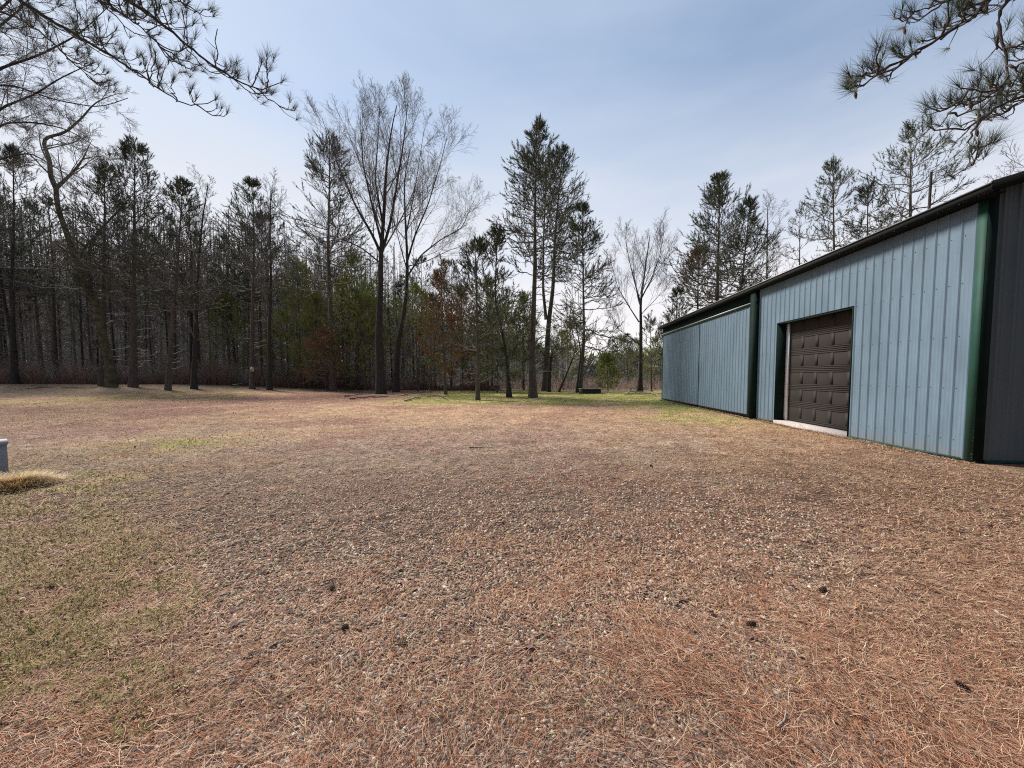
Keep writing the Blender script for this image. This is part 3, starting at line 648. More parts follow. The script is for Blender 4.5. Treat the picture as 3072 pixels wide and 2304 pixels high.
cones = [(331, 590, 'pine cone beside the dark twig left of centre on the gravel'), (403, 647, 'dark upright pine cone on the pale gravel in the centre foreground'), (345, 629, 'weathered pine cone lying left of the foreground gravel patch'),
         (962, 691, 'pine cone half buried in the rust needles near the right edge'), (823, 592, 'pine cone nearest the orange needle mat on the right'), (917, 523, 'pine cone below the corner of the steel building'), (867, 570, 'pine cone between the orange needle mat and the building corner'),
         (990, 529, 'pine cone near the right edge under the dark gable wall'), (651, 467, 'pine cone alone in the middle of the tan yard'), (135, 448, 'pine cone far out on the left of the yard'), (750, 628, 'pine cone sunk in needles left of the orange mat'), (657, 452, 'small far pine cone in the middle of the yard')]
m = cone_mesh(cr_); me = m.mesh('pine_cone'); me.materials.append(M['cone'])
for (qx, qy, lab) in cones:
    q = gnd(qx, qy); o = bpy.data.objects.new('pine_cone', me); C.objects.link(o); o.location = (q[0], q[1], float(hz(q[0], q[1])) + .017)
    o.rotation_euler = (cr_.random() * 6, cr_.normal() * .3, cr_.random() * 6.28); sc1 = .75 + .35 * cr_.random(); o.scale = (sc1,) * 3
    tag(o, lab, 'pine cone', 'pine cones on the ground')
# sticks lying on the ground
def stick(pxs, r, lab, name='fallen_stick', m_='deadwood', lift=.02, twigs=3, cat='stick', arch=0):
    P = np.array([gnd(*q) for q in pxs]); P[:, 2] = [float(hz(a_, b_)) + lift for a_, b_ in P[:, :2]]; n_ = 9
    Q = resample(P, n_); Q[:, 2] += arch * np.sin(np.linspace(0, math.pi, n_)); Q[:, 2] += cr_.normal(size=n_) * r * .5; mb_ = MB(); Rr = np.linspace(r, r * .4, n_)[None]; tubes(mb_, Q[None], Rr, 6)
    if twigs:
        A, AR, _ = spawn(Q[None], Rr, twigs, .3, .9, 40, 15, np.linalg.norm(Q[-1] - Q[0]) * .3, .4, 4, 0, .5, cr_, .15, .3, .003)
        A[:, :, 2] = np.maximum(A[:, :, 2], hz(A[:, :, 0].ravel(), A[:, :, 1].ravel()).reshape(A.shape[:2]) + .01); tubes(mb_, A, AR, 4)
    return tag(mb_.build(name, m_, None, True), lab, cat, 'fallen sticks')
stick([(405, 401.5), (418, 399), (431, 397.2)], .06, 'pale broken limb lying on the grass right of the twin bare trees', 'fallen_branch', 'deadwood_pale', .05, 2, 'branch', .08)
stick([(402, 396), (425, 391.5), (440, 390.5)], .04, 'long thin branch on the grass behind the pale broken limb', 'fallen_branch', 'deadwood_pale', .05, 3, 'branch')
stick([(345, 397), (362, 394.5), (376, 394)], .05, 'grey branch lying just left of the tallest bare tree', 'fallen_branch', 'deadwood', .05, 6, 'branch')
stick([(350, 400), (368, 398), (389, 397)], .05, 'forked grey branch in front of the tallest bare tree', 'fallen_branch', 'deadwood', .05, 6, 'branch')
stick([(414, 394), (438, 396), (447, 400)], .045, 'curved grey branch beside the slim reddish pine', 'fallen_branch', 'deadwood', .05, 5, 'branch')
stick([(322, 388), (345, 390), (372, 388.6)], .05, 'dark windfall branch behind the tall pine near the centre left', 'fallen_branch', 'deadwood', .05, 6, 'branch')
stick([(232, 388), (252, 385), (268, 381.5)], .09, 'long fallen trunk propped up behind the notice tree', 'fallen_log', 'deadwood', .2, 3, 'log', .2)
stick([(28, 389), (45, 387.5), (60, 387.6)], .05, 'dark stick on the bank left of the crooked tree', m_='deadwood', twigs=4)
stick([(62, 387.5), (80, 388.5), (98, 388)], .05, 'dark stick at the foot of the crooked tree', m_='deadwood', twigs=4)
stick([(625, 395.2), (634, 393.0), (640, 393.6)], .07, 'pale root-like branch heaped left of the lone bare tree', 'fallen_branch', 'deadwood_pale', .06, 6, 'branch', .12)
stick([(640, 393.6), (650, 394.4), (660, 397)], .07, 'pale root-like branch heaped right of the lone bare tree', 'fallen_branch', 'deadwood_pale', .06, 5, 'branch', .06)
stick([(469, 449), (480, 448.4), (494, 448.8)], .012, 'short dark stick on the tan ground below the twin pines')
stick([(323, 586), (333, 582), (341, 580)], .006, 'dark twig on the gravel left of centre', twigs=1)
stick([(496, 525), (508, 524), (520, 523)], .006, 'thin dark twig in the middle of the yard', twigs=1)
stick([(777, 730), (784, 724), (786, 716)], .006, 'short pale curved twig in the needles at lower right', m_='deadwood_pale', twigs=0)
stick([(995, 615), (1002, 619), (1008, 622)], .010, 'short pale stick near the right edge on the needles', m_='deadwood_pale', twigs=0)
stick([(795, 577), (805, 580), (812, 582)], .009, 'dark stick on the right beyond the orange needle mat', twigs=1)
stick([(733, 548), (745, 550), (760, 552)], .006, 'thin pale twig left of the building corner', m_='deadwood_pale', twigs=1)

# ------------------------------------------------------------------ featured trees
def rg(s): return np.random.default_rng(s)
def pine(lab, base, top, cs, spread, seed, mids=(), name='pine_tree', r=None, bark='bark_pine', nd='needles', stems=None, dist=None, **k):
    b_ = gnd(*base) if dist is None else np.array([*at(base[0], base[1], dist)[:2], 0.]); d_ = fdist(b_)
    if dist is not None: b_[2] = float(hgt(b_[0], b_[1]))
    o = thing(name, lab, 'pine tree', tuple(b_))
    pts = [np.zeros(3)] + line(list(mids) + [top], b_); H = pts[-1][2]
    topy, basey = top[1], base[1]; h0 = (basey - cs) / (basey - topy); rad = r or (.011 * H + .03)
    st = [(pts, rad, .018)]
    for s_ in (stems or []): st.append((line(s_[0], b_), s_[1], .018))
    add_pine(o, pine_parts(st, rad, h0, spread * d_ / F, rg(seed), **k), bark, nd)
    return o, b_
def bare(lab, base, pxs, seed, r=.2, extra=(), name='bare_tree', bark='bark_dark', **k):
    b_ = gnd(*base); o = thing(name, lab, 'bare tree', tuple(b_)); dz = k.pop('dz', None)
    pts = [np.zeros(3)] + line(pxs, b_, dz=dz); st = [(pts, r, k.pop('rtop', .03), k.pop('limbs', 14))]
    for (q, r1, r2, nl, dz2) in extra: st.append((line(q, b_, dz=dz2), r1 * .82, r2 * .8, nl))
    add_bare(o, bare_parts(st, rg(seed), **k), bark); return o, b_

# the tallest bare tree and its neighbour
bare('tallest bare tree, dark trunk forking halfway, left of its leaning neighbour', (381, 394), [(378.5, 335), (381, 280), (381, 251), (384, 215), (386, 170), (392, 125), (397, 105)], 3, .36,
     extra=[([(381, 254), (373, 236), (355, 205), (338, 165), (322, 118)], .15, .025, 13, (0, 0, 1, 2, 3)), ([(382, 252), (390, 225), (396, 190), (404, 140), (408, 100)], .16, .025, 13, (0, 0, -1, -2, -2)),
            ([(381, 240), (372, 205), (363, 165), (360, 112)], .13, .02, 12, (0, -1, -2, -3)), ([(383, 225), (375, 180), (378, 140), (380, 100)], .12, .02, 11, (0, 1, 2, 3)),
            ([(379, 262), (362, 248), (335, 236), (310, 240)], .08, .02, 8, (0, 1, 2, 3))],
     l1=5.0, t0=.50, ang=29, up=.11, lv=(8, 6, 4), limbs=9, fine=.0065, rtop=.03)
bare('tall leaning bare tree with pale forked limbs, right of the tallest', (396, 392), [(398, 344), (404.5, 311), (407.6, 276), (407, 250), (405, 215), (404, 180), (410, 150)], 4, .27,
     extra=[([(407.6, 276), (421, 255), (440, 240), (462, 228), (474, 200)], .11, .02, 12, (0, 1, 1, 2, 3)), ([(407, 262), (415, 235), (428, 205), (440, 165), (447, 138)], .12, .02, 13, (0, -1, -1, -2, -2)),
            ([(406, 235), (412, 205), (418, 170), (424, 130)], .09, .02, 10, (0, 1, 2, 3)), ([(407, 270), (400, 245), (394, 220), (393, 190)], .07, .02, 8, (0, 0, 1, 1)), ([(409, 266), (425, 262), (450, 250), (470, 243)], .06, .02, 8, (0, 1, 2, 3))],
     l1=4.9, t0=.60, ang=35, up=.08, lv=(8, 6, 4), limbs=8, fine=.0065, bark='bark_dark')
# crooked tree at the left
bare('crooked bare tree with lichen on its bent trunk at the wood edge', (111, 387), [(110, 365), (100, 325), (97, 304.5), (86, 281), (75, 259), (65, 228), (57, 207), (56, 188)], 5, .36,
     extra=[([(56, 188), (50, 176), (50, 160), (45, 148), (42, 139.5), (48, 137), (66, 132.5), (83, 117), (92.6, 105), (100, 100), (116, 94)], .24, .03, 12, (0, 0, 0, 0, 0, 0, 0, .5, 1, 1, 1)),
            ([(56, 188), (65, 180), (74, 171), (83, 159), (88, 148), (92.5, 139)], .19, .02, 9, (0, 0, .5, 1, 1, 1)),
            ([(90, 291), (89, 250), (97, 232), (103, 227), (115, 214), (129, 199), (137, 190)], .23, .03, 11, (0, 0, 0, 0, 0, 0, 0)),
            ([(78, 262), (83, 250), (90, 240), (104, 232), (120, 250), (128, 235)], .12, .02, 7, (0, -.5, -1, -1, -1, -1)),
            ([(83, 159), (92, 157), (104, 156), (112, 162)], .06, .015, 6, (0, 0, 0, 0))],
     l1=3.0, t0=.45, ang=46, up=.03, lv=(6, 5, 3), limbs=8, fine=.010, bark='bark_lichen', rtop=.16)
# twin pines right of the centre
pine('tallest pine of the central group, straight trunk, left of the forked pine', (533, 397.5), (536.7, 127), 275, 36, 21, [(532, 350), (535, 270), (535, 200)], r=.27, dens=8, subs=10, dead=30)
pine('forked twin-stemmed pine standing behind the straight central pine', (545.5, 391), (563, 147), 272, 30, 22, [(547, 350), (549, 318), (553, 290), (555, 235), (559, 190)], r=.36, bark='bark_pine',
     stems=[([(546, 318), (543, 290), (543.5, 240), (546, 180), (549, 152)], .17)], dens=7, subs=9, dead=24)
pine('pine with drooping right branches, right of the forked pine', (579.8, 392.3), (582, 207), 345, 33, 23, [(584, 340), (583, 260)], r=.20, dens=7.5, subs=10, dead=22, e0=-8, sag=.18)
pine('tall slim pine with bare lower trunk left of the tallest bare tree', (333, 391), (329.5, 134), 300, 40, 24, [(331.5, 330), (328, 250), (329.5, 190)], r=.30, dens=6.5, subs=9, dead=40)
pine('dense pine with a pointed top at the wood edge, right of the crooked tree', (133, 387), (135, 143), 300, 40, 25, (), r=.30, dens=8, subs=10)
pine('pine right behind the crooked tree trunk', (103, 386), (105, 166), 300, 34, 26, (), r=.30, dens=7.5)
pine('pine with a slightly bowed trunk left of the gap in the wood', (167.7, 390), (183, 183), 310, 30, 27, [(171, 340), (176, 285)], r=.20, dens=7.5)
pine('twisted dark pine at the left edge of the photo', (15.2, 384), (13, 150), 290, 36, 28, [(13, 350), (12, 280), (14, 220)], r=.28, dens=6.5, bark='bark_dark', stems=[([(14, 350), (4, 300), (-2, 262), (-3, 225), (-8, 190)], .2)])
o_, pb = pine('pointed pine carrying the small yellow notice on its trunk', (252.3, 389), (253, 183), 290, 32, 29, [(252, 330), (254, 250)], r=.21, dens=7.5, dead=30)
m = MB(); m.box(-.155, .155, -.012, .012, -.18, .18); q = at(252.3, 369.4, fdist(pb) - .34)
sg = tag(m.build('notice', 'sign_y', None, loc=tuple(q)), 'small yellow notice nailed to the pine trunk in the wood', 'notice'); sg.rotation_euler = (0, 0, YAW + .05)
m = MB()
for zz_ in (-.09, -.02, .05): m.box(-.10, .10, -.0155, -.0125, zz_, zz_ + .03)
m.build('lettering', 'grey_metal', sg)
bare('dark straight bare tree just right of the notice pine', (269.6, 390), [(269, 340), (271, 280), (270, 230), (271, 190)], 31, .20, l1=3.6, t0=.40, ang=36, up=.12, lv=(7, 5, 4), limbs=22, fine=.010)
bare('dark bare tree with an elbow branch, left of the notice pine', (194, 389), [(195, 345), (197, 300), (199, 255), (203, 215), (208, 185)], 32, .22, l1=3.8, t0=.25, ang=40, up=.12, lv=(7, 5, 4), limbs=22, fine=.010)
# young mixed trees right of centre
pine('slim young pine with rusty needles on the grass right of the leaning bare tree', (445.7, 394.5), (441, 262), 372, 20, 33, [(443, 340)], r=.13, nd='needles_rust', dens=7, subs=6, dead=10, e1=45, prof=.7)
pine('small pine with a bare reddish stem standing forward on the grass', (477.7, 400), (475.5, 243), 350, 30, 34, [(477.5, 350)], r=.14, dens=6.5, subs=7, dead=16, sag=.35, M_=12)
pine('crooked double-stemmed young pine between the forward pine and the straight pine', (510, 397.5), (497, 230), 345, 27, 35, [(507, 365), (504.9, 346), (500.6, 326), (495, 300)], r=.14, bark='bark_dark',
     stems=[([(507, 396), (508, 370), (506, 350)], .08)], dens=6.2, subs=7, dead=14, e0=5)
bare('low gnarled bare tree curling around the forked pine', (549, 392), [(549.5, 372), (551, 358)], 36, .19, extra=[([(551, 358), (544, 355), (538, 347), (528, 344)], .11, .02, 9, (0, -.5, -1, -1)), ([(551, 358), (553, 350), (558, 343), (567, 342)], .08, .02, 8, (0, 0, 0, 0)), ([(552, 358), (562, 352), (570, 346)], .08, .02, 7, (0, .5, 1))],
     l1=1.2, t0=.8, limbs=3, lv=(5, 4, 3), rtop=.12, ang=45, up=.08)
pine('small pine leaning right beyond the forked pine', (558.7, 392), (571, 322), 352, 15, 37, [(565, 378), (573, 358), (576, 346), (573, 335)], r=.11, nd='needles_pale', dens=12, subs=7, dead=4, bark='bark_dark')
bare('thin dark leaning sapling at the left end of the tank', (576.6, 392.5), [(578.5, 375), (581, 352), (577, 330), (573, 312)], 38, .10, l1=1.6, t0=.5, lv=(5, 4, 3), limbs=9, up=.1)
bare('lone bare tree with an upswept fan crown between the tank and the building', (640, 391.5), [(640.5, 360), (641, 330), (640.5, 303), (645, 270), (650, 235)], 39, .25,
     extra=[([(640.5, 303), (634, 280), (628, 255), (625, 232)], .10, .02, 11, (0, 1, 2, 2)), ([(640.5, 300), (652, 278), (660, 255), (664, 232)], .09, .02, 10, (0, -1, -1, -2)), ([(639, 322), (628, 305), (618, 288), (611, 262)], .08, .02, 10, (0, 0, 1, 1)),
            ([(640, 345), (630, 337), (619, 330), (612, 318)], .06, .015, 7, (0, 0, 0, 0)), ([(640.5, 315), (655, 300), (666, 288)], .05, .015, 7, (0, 0, 1))],
     l1=4.0, t0=.52, ang=26, up=.14, lv=(7, 5, 4), limbs=8, fine=.006)
pine('thin scraggly pine just left of the far corner of the building', (651.5, 392.8), (650.5, 316), 362, 12, 40, (), r=.07, dens=6, subs=5, dead=8, M_=9)
pine('small bushy evergreen right of the dark tank', (608, 391), (607, 358), 388, 11, 41, (), r=.05, nd='needles_pale', dens=22, subs=7, dead=0, prof=.6, name='young_pine')
# beyond the building
def far(lab, px, top, cs, spread, seed, dist, nd='needles', **k):
    return pine(lab, (px, 376 + CAMZ * F / dist), top, cs, spread, seed, [(px + .3 * (top[0] - px), 300)], nd=nd, dist=dist, **k)
far('tallest dark pine behind the sliding doors end of the building', 716, (720, 179), 310, 36, 51, 34, dens=9, subs=10, r=.27)
far('dark pine just right of the tallest pine behind the sliding doors', 736, (750, 203), 310, 28, 52, 36, dens=8.5, subs=10, r=.22)
far('lower rusty pine left of the tallest pine behind the building', 697, (699, 250), 330, 26, 53, 37, dens=7.5, subs=9, nd='needles_rust', r=.2)
far('small pine at the far corner of the building roof', 676, (678, 290), 345, 16, 58, 36, dens=6, subs=7, r=.12)
far('scraggly thin spruce with few needles behind the roof', 799, (800, 207), 300, 22, 54, 33, dens=4.0, subs=5, M_=6, nd='needles_far', r=.12, dead=0, e0=10)
far('airy conical pine behind the middle of the roof', 835, (833, 163), 275, 27, 55, 31, dens=6.5, subs=8, M_=9, nd='needles_far', r=.2, dead=0)
far('shorter pine with a dense dark clump behind the roof', 866, (868, 183), 262, 22, 56, 30, dens=5.5, subs=7, M_=12, nd='needles', r=.2, dead=0)
far('large airy pine with a spread crown behind the roof at right', 909, (911, 129), 250, 42, 57, 28, dens=6.5, subs=9, M_=9, nd='needles_far', r=.26, dead=0, e1=45)
q = np.array([*at(918.5, 376, 26)[:2], 0.]); o = thing('dead_snag', 'broken dead trunk sticking up right of the large airy pine', 'dead tree', tuple(q))
m = MB(); P = resample([(0, 0, 0), (.05, 0, 7), (.1, 0, (376 - 178) / F * 26 + CAMZ)], 12); tubes(m, P[None], np.linspace(.10, .07, 12)[None], 8); m.build('trunk', 'bark_grey', o, True)
q = np.array([*at(1040, 376, 21)[:2], 0.]); o = thing('bare_tree', 'bare tree with fine bluish twigs rising behind the roof at the right edge', 'bare tree', tuple(q))
add_bare(o, bare_parts([([(0, 0, 0), (.2, 0, 6), (0, 0, 10), (.3, 0, 14)], .2, .03, 24)], rg(61), l1=4.2, t0=.42, lv=(6, 5, 4), ang=42, up=.08, fine=.009), 'bark_grey')
q = np.array([*at(762, 376, 40)[:2], 0.]); o = thing('bare_tree', 'faint bare tree between the dark pines and the thin spruce behind the building', 'bare tree', tuple(q))
add_bare(o, bare_parts([([(0, 0, 0), (.2, 0, 8), (0, 0, 18)], .18, .03, 22)], rg(62), l1=4.2, t0=.35, lv=(6, 5, 3), ang=38, up=.1, fine=.010), 'bark_grey')

# big bare crown coming in from the left
b_ = gnd(-95, 393); d_ = fdist(b_); o = thing('bare_tree', 'big bare tree whose fine arching crown fills the upper left corner', 'bare tree', tuple(b_))
D0 = d_
st = [(line([(-90, 330), (-80, 260), (-75, 190), (-70, 110), (-60, 20), (-50, -60)], b_), .42, .06, 10)]
for q, r1, n_ in (([(-76, 200), (-40, 150), (0, 108), (34, 95), (60, 78), (95, 62)], .16, 16), ([(-76, 215), (-35, 175), (0, 123), (35, 122), (70, 130), (100, 150)], .13, 16), ([(-75, 150), (-40, 95), (0, 68), (38, 56), (80, 34), (110, 5)], .17, 16),
                  ([(-72, 110), (-30, 50), (0, 26), (25, 5), (50, -30)], .16, 14), ([(-76, 225), (-40, 215), (-5, 160), (30, 152), (60, 170), (92, 192)], .10, 14), ([(-70, 90), (-20, 30), (20, -10), (60, -30), (105, -20)], .13, 12),
                  ([(-74, 130), (-30, 90), (10, 84), (55, 100), (100, 108), (128, 98)], .10, 16)):
    st.append((line(q, b_, dz=[0, -1, -2, -2.5, -3, -3][:len(q)]), r1, .02, int(n_ * 1.3)))
add_bare(o, bare_parts(st, rg(63), l1=3.2, t0=.2, lv=(9, 6, 4), ang=46, up=.0, fine=.007, tw_up=-.02), 'bark_dark')

# ------------------------------------------------------------------ overhanging white pines (trunks stand just outside the frame)
def overhang(lab, branches, trunk, seed, sc=1.0, cones_=0, twig_len=.34, dens=9, tup=.30):
    r = rg(seed); tx, ty = trunk; o = thing('white_pine', lab, 'pine tree', (tx, ty, float(hgt(tx, ty))))
    org = np.array([tx, ty, float(hgt(tx, ty))]); tr = MB(); P = resample([(0, 0, -.1), (.05, .1, 3), (0, .1, 7), (.1, 0, 12)], 20); trunk_tube(tr, P, .28, .12, 12, .4); tr.build('trunk', 'bark_pine', o, True)
    br = MB(); nd = MB(); cn = MB()
    for (pts, r0, n_) in branches:
        W = np.array([at(*q) for q in pts]) - org
        src = P[np.argmin(np.abs(P[:, 2] - (W[0, 2] + .1)))]; W = np.concatenate([[src], W]); Q = resample(W, 60); Q[1:-1] += r.normal(size=(58, 3)) * .006
        R0 = (np.linspace(r0 * 1.6, .0035, 60))[None]; tubes(br, Q[None], R0, 6)
        T_ = nrm(Q[-1] - Q[-2]); ln = np.linalg.norm(np.diff(Q, axis=0), axis=1).sum()
        # only along the outer part, side twigs that sag and turn up at their ends
        K = int(n_); tt = .35 + .64 * (np.arange(K) + r.random(K)) / K; ix = np.clip((tt * 59).astype(int), 0, 58); pos = Q[ix]; tg = nrm(Q[ix + 1] - Q[ix])
        sd = nrm(np.cross(tg, [0, 0, 1.])) * np.where(r.random(K) < .5, -1, 1)[:, None]
        dd_ = nrm(tg * (.5 + .5 * r.random((K, 1))) + sd * (.7 + .5 * r.random((K, 1))) + r.normal(size=(K, 3)) * .15); dd_[:, 2] = -.25 * r.random(K)
        Lt = twig_len * (1.25 - .8 * tt) / .8 * (.6 + .7 * r.random(K)); s = np.linspace(0, 1, 8)[None, :, None]
        TP = pos[:, None] + Lt[:, None, None] * (dd_[:, None] * s + np.array([0, 0, 1.]) * (tup * 1.6 * s ** 3 - tup * .9 * s) * (.5 + r.random((K, 1, 1))))
        TP[:, 1:] += r.normal(size=(K, 7, 3)) * .008
        TR = np.linspace(.0065, .003, 8)[None] * np.ones((K, 1)) * sc; tubes(br, TP, TR, 4)
        SP, SR, SL = spawn(TP, TR, 3, .3, .9, 45, 15, Lt * .45, .4, 6, .20, .8, r, .10, .3, .0024); tubes(br, SP, SR, 4)
        ep = np.concatenate([TP[:, -1], SP[:, -1], Q[-1:]]); ed = np.concatenate([nrm(TP[:, -1] - TP[:, -2]), nrm(SP[:, -1] - SP[:, -2]), T_[None]])
        ed = nrm(ed * .7 + np.array([0, 0, .75])); keep = r.random(len(ep)) < .92
        tufts(nd, ep[keep] - ed[keep] * .03, ed[keep], 38, .05, .098 * sc, .0026, .40, r)
        if cones_:
            for q in ep[r.choice(len(ep), cones_)]:
                m_ = np.linspace(0, 1, 7); PP = q + np.stack([.01 * m_, 0 * m_, -.055 * m_], 1); tubes(cn, PP[None], (.011 * np.sin(math.pi * (.12 + .8 * m_)))[None], 6)
    br.build('branches', 'twig_near', o, True); nd.build('needles', 'needles_near', o)
    if cn.v: tag(cn.build('cones', 'cone', o, True), kind='stuff')
d1 = 4.1
overhang('white pine reaching over the upper left, its needle tufts against the sky',
         [([(60, -45, d1), (128, 0, d1), (154, 17, d1), (185, 43, d1), (216, 68, d1), (253, 90, d1), (268, 92.5, d1), (282, 82, d1)], .022, 24),
          ([(-30, -40, d1 + .3), (22, 3, d1 + .3), (51, 20, d1 + .3), (86, 40, d1 + .3), (131, 68, d1 + .3), (154, 86, d1 + .3), (174, 99, d1 + .3), (196, 110, d1 + .3), (216, 99, d1 + .3)], .018, 20),
          ([(20, -60, d1 - .2), (80, -12, d1 - .2), (120, 12, d1 - .2), (150, 34, d1 - .2), (172, 60, d1 - .2)], .015, 30),
          ([(100, -60, d1), (150, -20, d1), (178, 0, d1), (195, 12, d1)], .015, 22),
          ([(-60, 0, d1 + .5), (0, 10, d1 + .5), (40, 30, d1 + .5), (80, 70, d1 + .5), (100, 84, d1 + .5)], .015, 22)], tuple(at(-260, 300, 3.0)[:2]), 71, 1.15, 0, .55)
d2 = 3.0
overhang('white pine reaching over the upper right with small cones on its drooping twigs',
         [([(1075, -70, d2), (1000, -10, d2), (965, 22, d2), (925, 48, d2), (888, 68, d2), (862, 79, d2), (850, 76, d2)], .018, 25),
          ([(1085, -60, d2 - .3), (1004, 0, d2 - .3), (997, 20, d2 - .3), (998, 38, d2 - .3), (1010, 62, d2 - .3), (1008, 82, d2 - .3), (992, 95, d2 - .3), (960, 88, d2 - .3)], .014, 14),
          ([(1120, 20, d2 - .2), (1060, 90, d2 - .2), (1010, 100, d2 - .2), (985, 114, d2 - .2), (966, 137, d2 - .2), (964, 147, d2 - .2), (978, 158, d2 - .2), (972, 168, d2 - .2), (952, 177, d2 - .2)], .012, 8),
          ([(1100, 0, d2 + .1), (1060, 70, d2 + .1), (1020, 95, d2 + .1), (985, 96, d2 + .1), (958, 100, d2 + .1), (940, 126, d2 + .1)], .012, 14),
          ([(1060, -60, d2 + .3), (980, -15, d2 + .3), (930, 8, d2 + .3), (912, 12, d2 + .3)], .013, 17),
          ([(1110, -10, d2), (1050, 60, d2), (1020, 105, d2), (1005, 118, d2)], .012, 14)], tuple(at(1420, 300, 2.0)[:2]), 72, 1.35, 3, .30)

# ------------------------------------------------------------------ second row of the wood: copies of a few full trees
protos = {}
def proto(kind, i):
    key = (kind, i)
    r = rg(100 + i * 7 + (0 if kind == 'pine' else 50)); H = 18.0
    bend = r.normal(size=2) * .3
    pts = [(0, 0, 0), (bend[0] * .5, bend[1] * .5, H * .4), (bend[0], bend[1], H * .7), (bend[0] * .6, bend[1], H)]
    if kind == 'pine': return pine_parts([(pts, .19, .018)], .19, (.42, .36, .5, .30)[i], (3.0, 2.6, 3.2, 2.4)[i], r, dens=6.0, M_=12, subs=7, dead=60, bl=.22, bw=.04)
    return bare_parts([(pts, .16, .025, 26)], r, l1=(3.6, 3.0, 4.0)[i], t0=(.25, .35, .2)[i], lv=(6, 5, 3), ang=(38, 30, 45)[i], up=.1, fine=.012)
marks = [(15, 'the twisted dark pine'), (60, 'the left gap'), (111, 'the crooked tree'), (133, 'the dense pointed pine'), (168, 'the bowed pine'), (194, 'the elbow-branched tree'), (252, 'the notice pine'), (292, 'the notice pine gap'), (333, 'the tall slim pine'),
         (381, 'the tallest bare tree'), (420, 'the leaning bare tree'), (446, 'the slim rusty pine'), (478, 'the small forward pine'), (510, 'the double-stemmed pine'), (533, 'the straight central pine'), (600, 'the dark tank'), (625, 'the lone bare tree')]
rw = rg(77); second = []
for px_ in np.concatenate([np.linspace(-18, 300, 27), np.linspace(312, 425, 11), np.linspace(434, 520, 7)]):
    px_ = px_ + rw.normal() * 3; second.append((px_, 40 + rw.random() * 9 if px_ > 330 else 43 + rw.random() * 10))
for px_ in (556, 612, 628, 660): second.append((px_, 55 + rw.random() * 12))
seen = {}; ordn = ['nearest', 'second', 'third', 'fourth', 'fifth', 'sixth', 'seventh']
for (px_, dist) in sorted(second):
    kind = 'pine' if rw.random() < (.62 if px_ < 330 else .5) else 'bare'; i = int(rw.integers(4 if kind == 'pine' else 3))
    x0, y0, _ = at(px_, 376, dist); z0 = float(hgt(x0, y0))
    topy = 205 + rw.random() * 55 if px_ < 340 else (262 + rw.random() * 35 if px_ < 470 else 285 + rw.random() * 35)
    if px_ > 540: topy = 318 + rw.random() * 20
    Ht = (376 - topy) / F * dist + CAMZ - z0; s = Ht / 18.0; sw = max(s, .55) * (.85 + .3 * rw.random())
    j = int(np.argmin([abs(px_ - m_[0]) for m_ in marks])); side_ = 'left' if px_ < marks[j][0] else 'right'
    k_ = (j, side_, kind); seen[k_] = seen.get(k_, 0) + 1; n_ = seen[k_]
    look = {'pine': ('dusky pine', 'dusky slender pine', 'dusky tall pine', 'dusky full pine'), 'bare': ('grey leafless tree', 'grey narrow leafless tree', 'grey wide leafless tree')}[kind][i]
    lab = f'{look} {ordn[min(n_ - 1, 6)]} in line behind and {side_} of {marks[j][1]}'
    grp = 'second row pines in the wood' if kind == 'pine' else 'second row bare trees in the wood'
    if (kind, i) not in protos:
        pr = proto(kind, i); o = thing('pine_tree' if kind == 'pine' else 'bare_tree', lab, kind + ' tree', (0, 0, 0), 0, grp)
        (add_pine if kind == 'pine' else add_bare)(o, pr); protos[(kind, i)] = o
        o.location = (x0, y0, z0); o.rotation_euler = (0, 0, rw.random() * 6.28); o.scale = (sw, sw, s)
    else:
        dup(protos[(kind, i)], (x0, y0, z0), rw.random() * 6.28, (sw, sw, s), lab, grp)

# young evergreens of the understorey, individually placed
yp = None
young = [(300, 42, 270, 'olive green young pine filling the gap right of the notice pine'), (318, 40, 300, 'low olive young pine left of the tall slim pine'), (347, 40, 283, 'olive young pine right of the tall slim pine'), (366, 39, 300, 'olive young pine left of the tallest bare tree trunk'),
         (358, 44, 262, 'taller green young pine behind the low one left of the tallest bare tree'), (418, 38, 292, 'green young pine right of the leaning bare tree'), (431, 43, 300, 'green young pine left of the slim rusty pine'), (462, 38, 292, 'green young pine right of the slim rusty pine'),
         (488, 40, 285, 'broad green young pine right of the small forward pine'), (497, 36, 318, 'low green young pine behind the crooked double-stemmed pine'), (524, 42, 300, 'green young pine left of the straight central pine'), (563, 46, 335, 'low pale young pine behind the leaning small pine'),
         (229, 46, 300, 'olive young pine left of the notice pine trunk'), (283, 45, 315, 'low olive young pine in the gap right of the notice pine'), (325, 37, 332, 'rust tinged young pine at the foot of the tall slim pine'), (621, 60, 338, 'hazy green pine between the tank and the lone bare tree'), (655, 52, 340, 'hazy green pine against the far corner of the building'), (636, 66, 342, 'hazy far pine behind the lone bare tree')]
yprot = []
for q in range(3):
    yprot.append(pine_parts([([(0, 0, 0), (.1, 0, 3), (0, 0, 7)], .07, .012)], .07, .14, (1.9, 1.6, 2.1)[q], rg(200 + q), dens=10, M_=13, subs=8, dead=6, e0=4, e1=50, prof=.6, bl=.17, bw=.03))
yo = {}
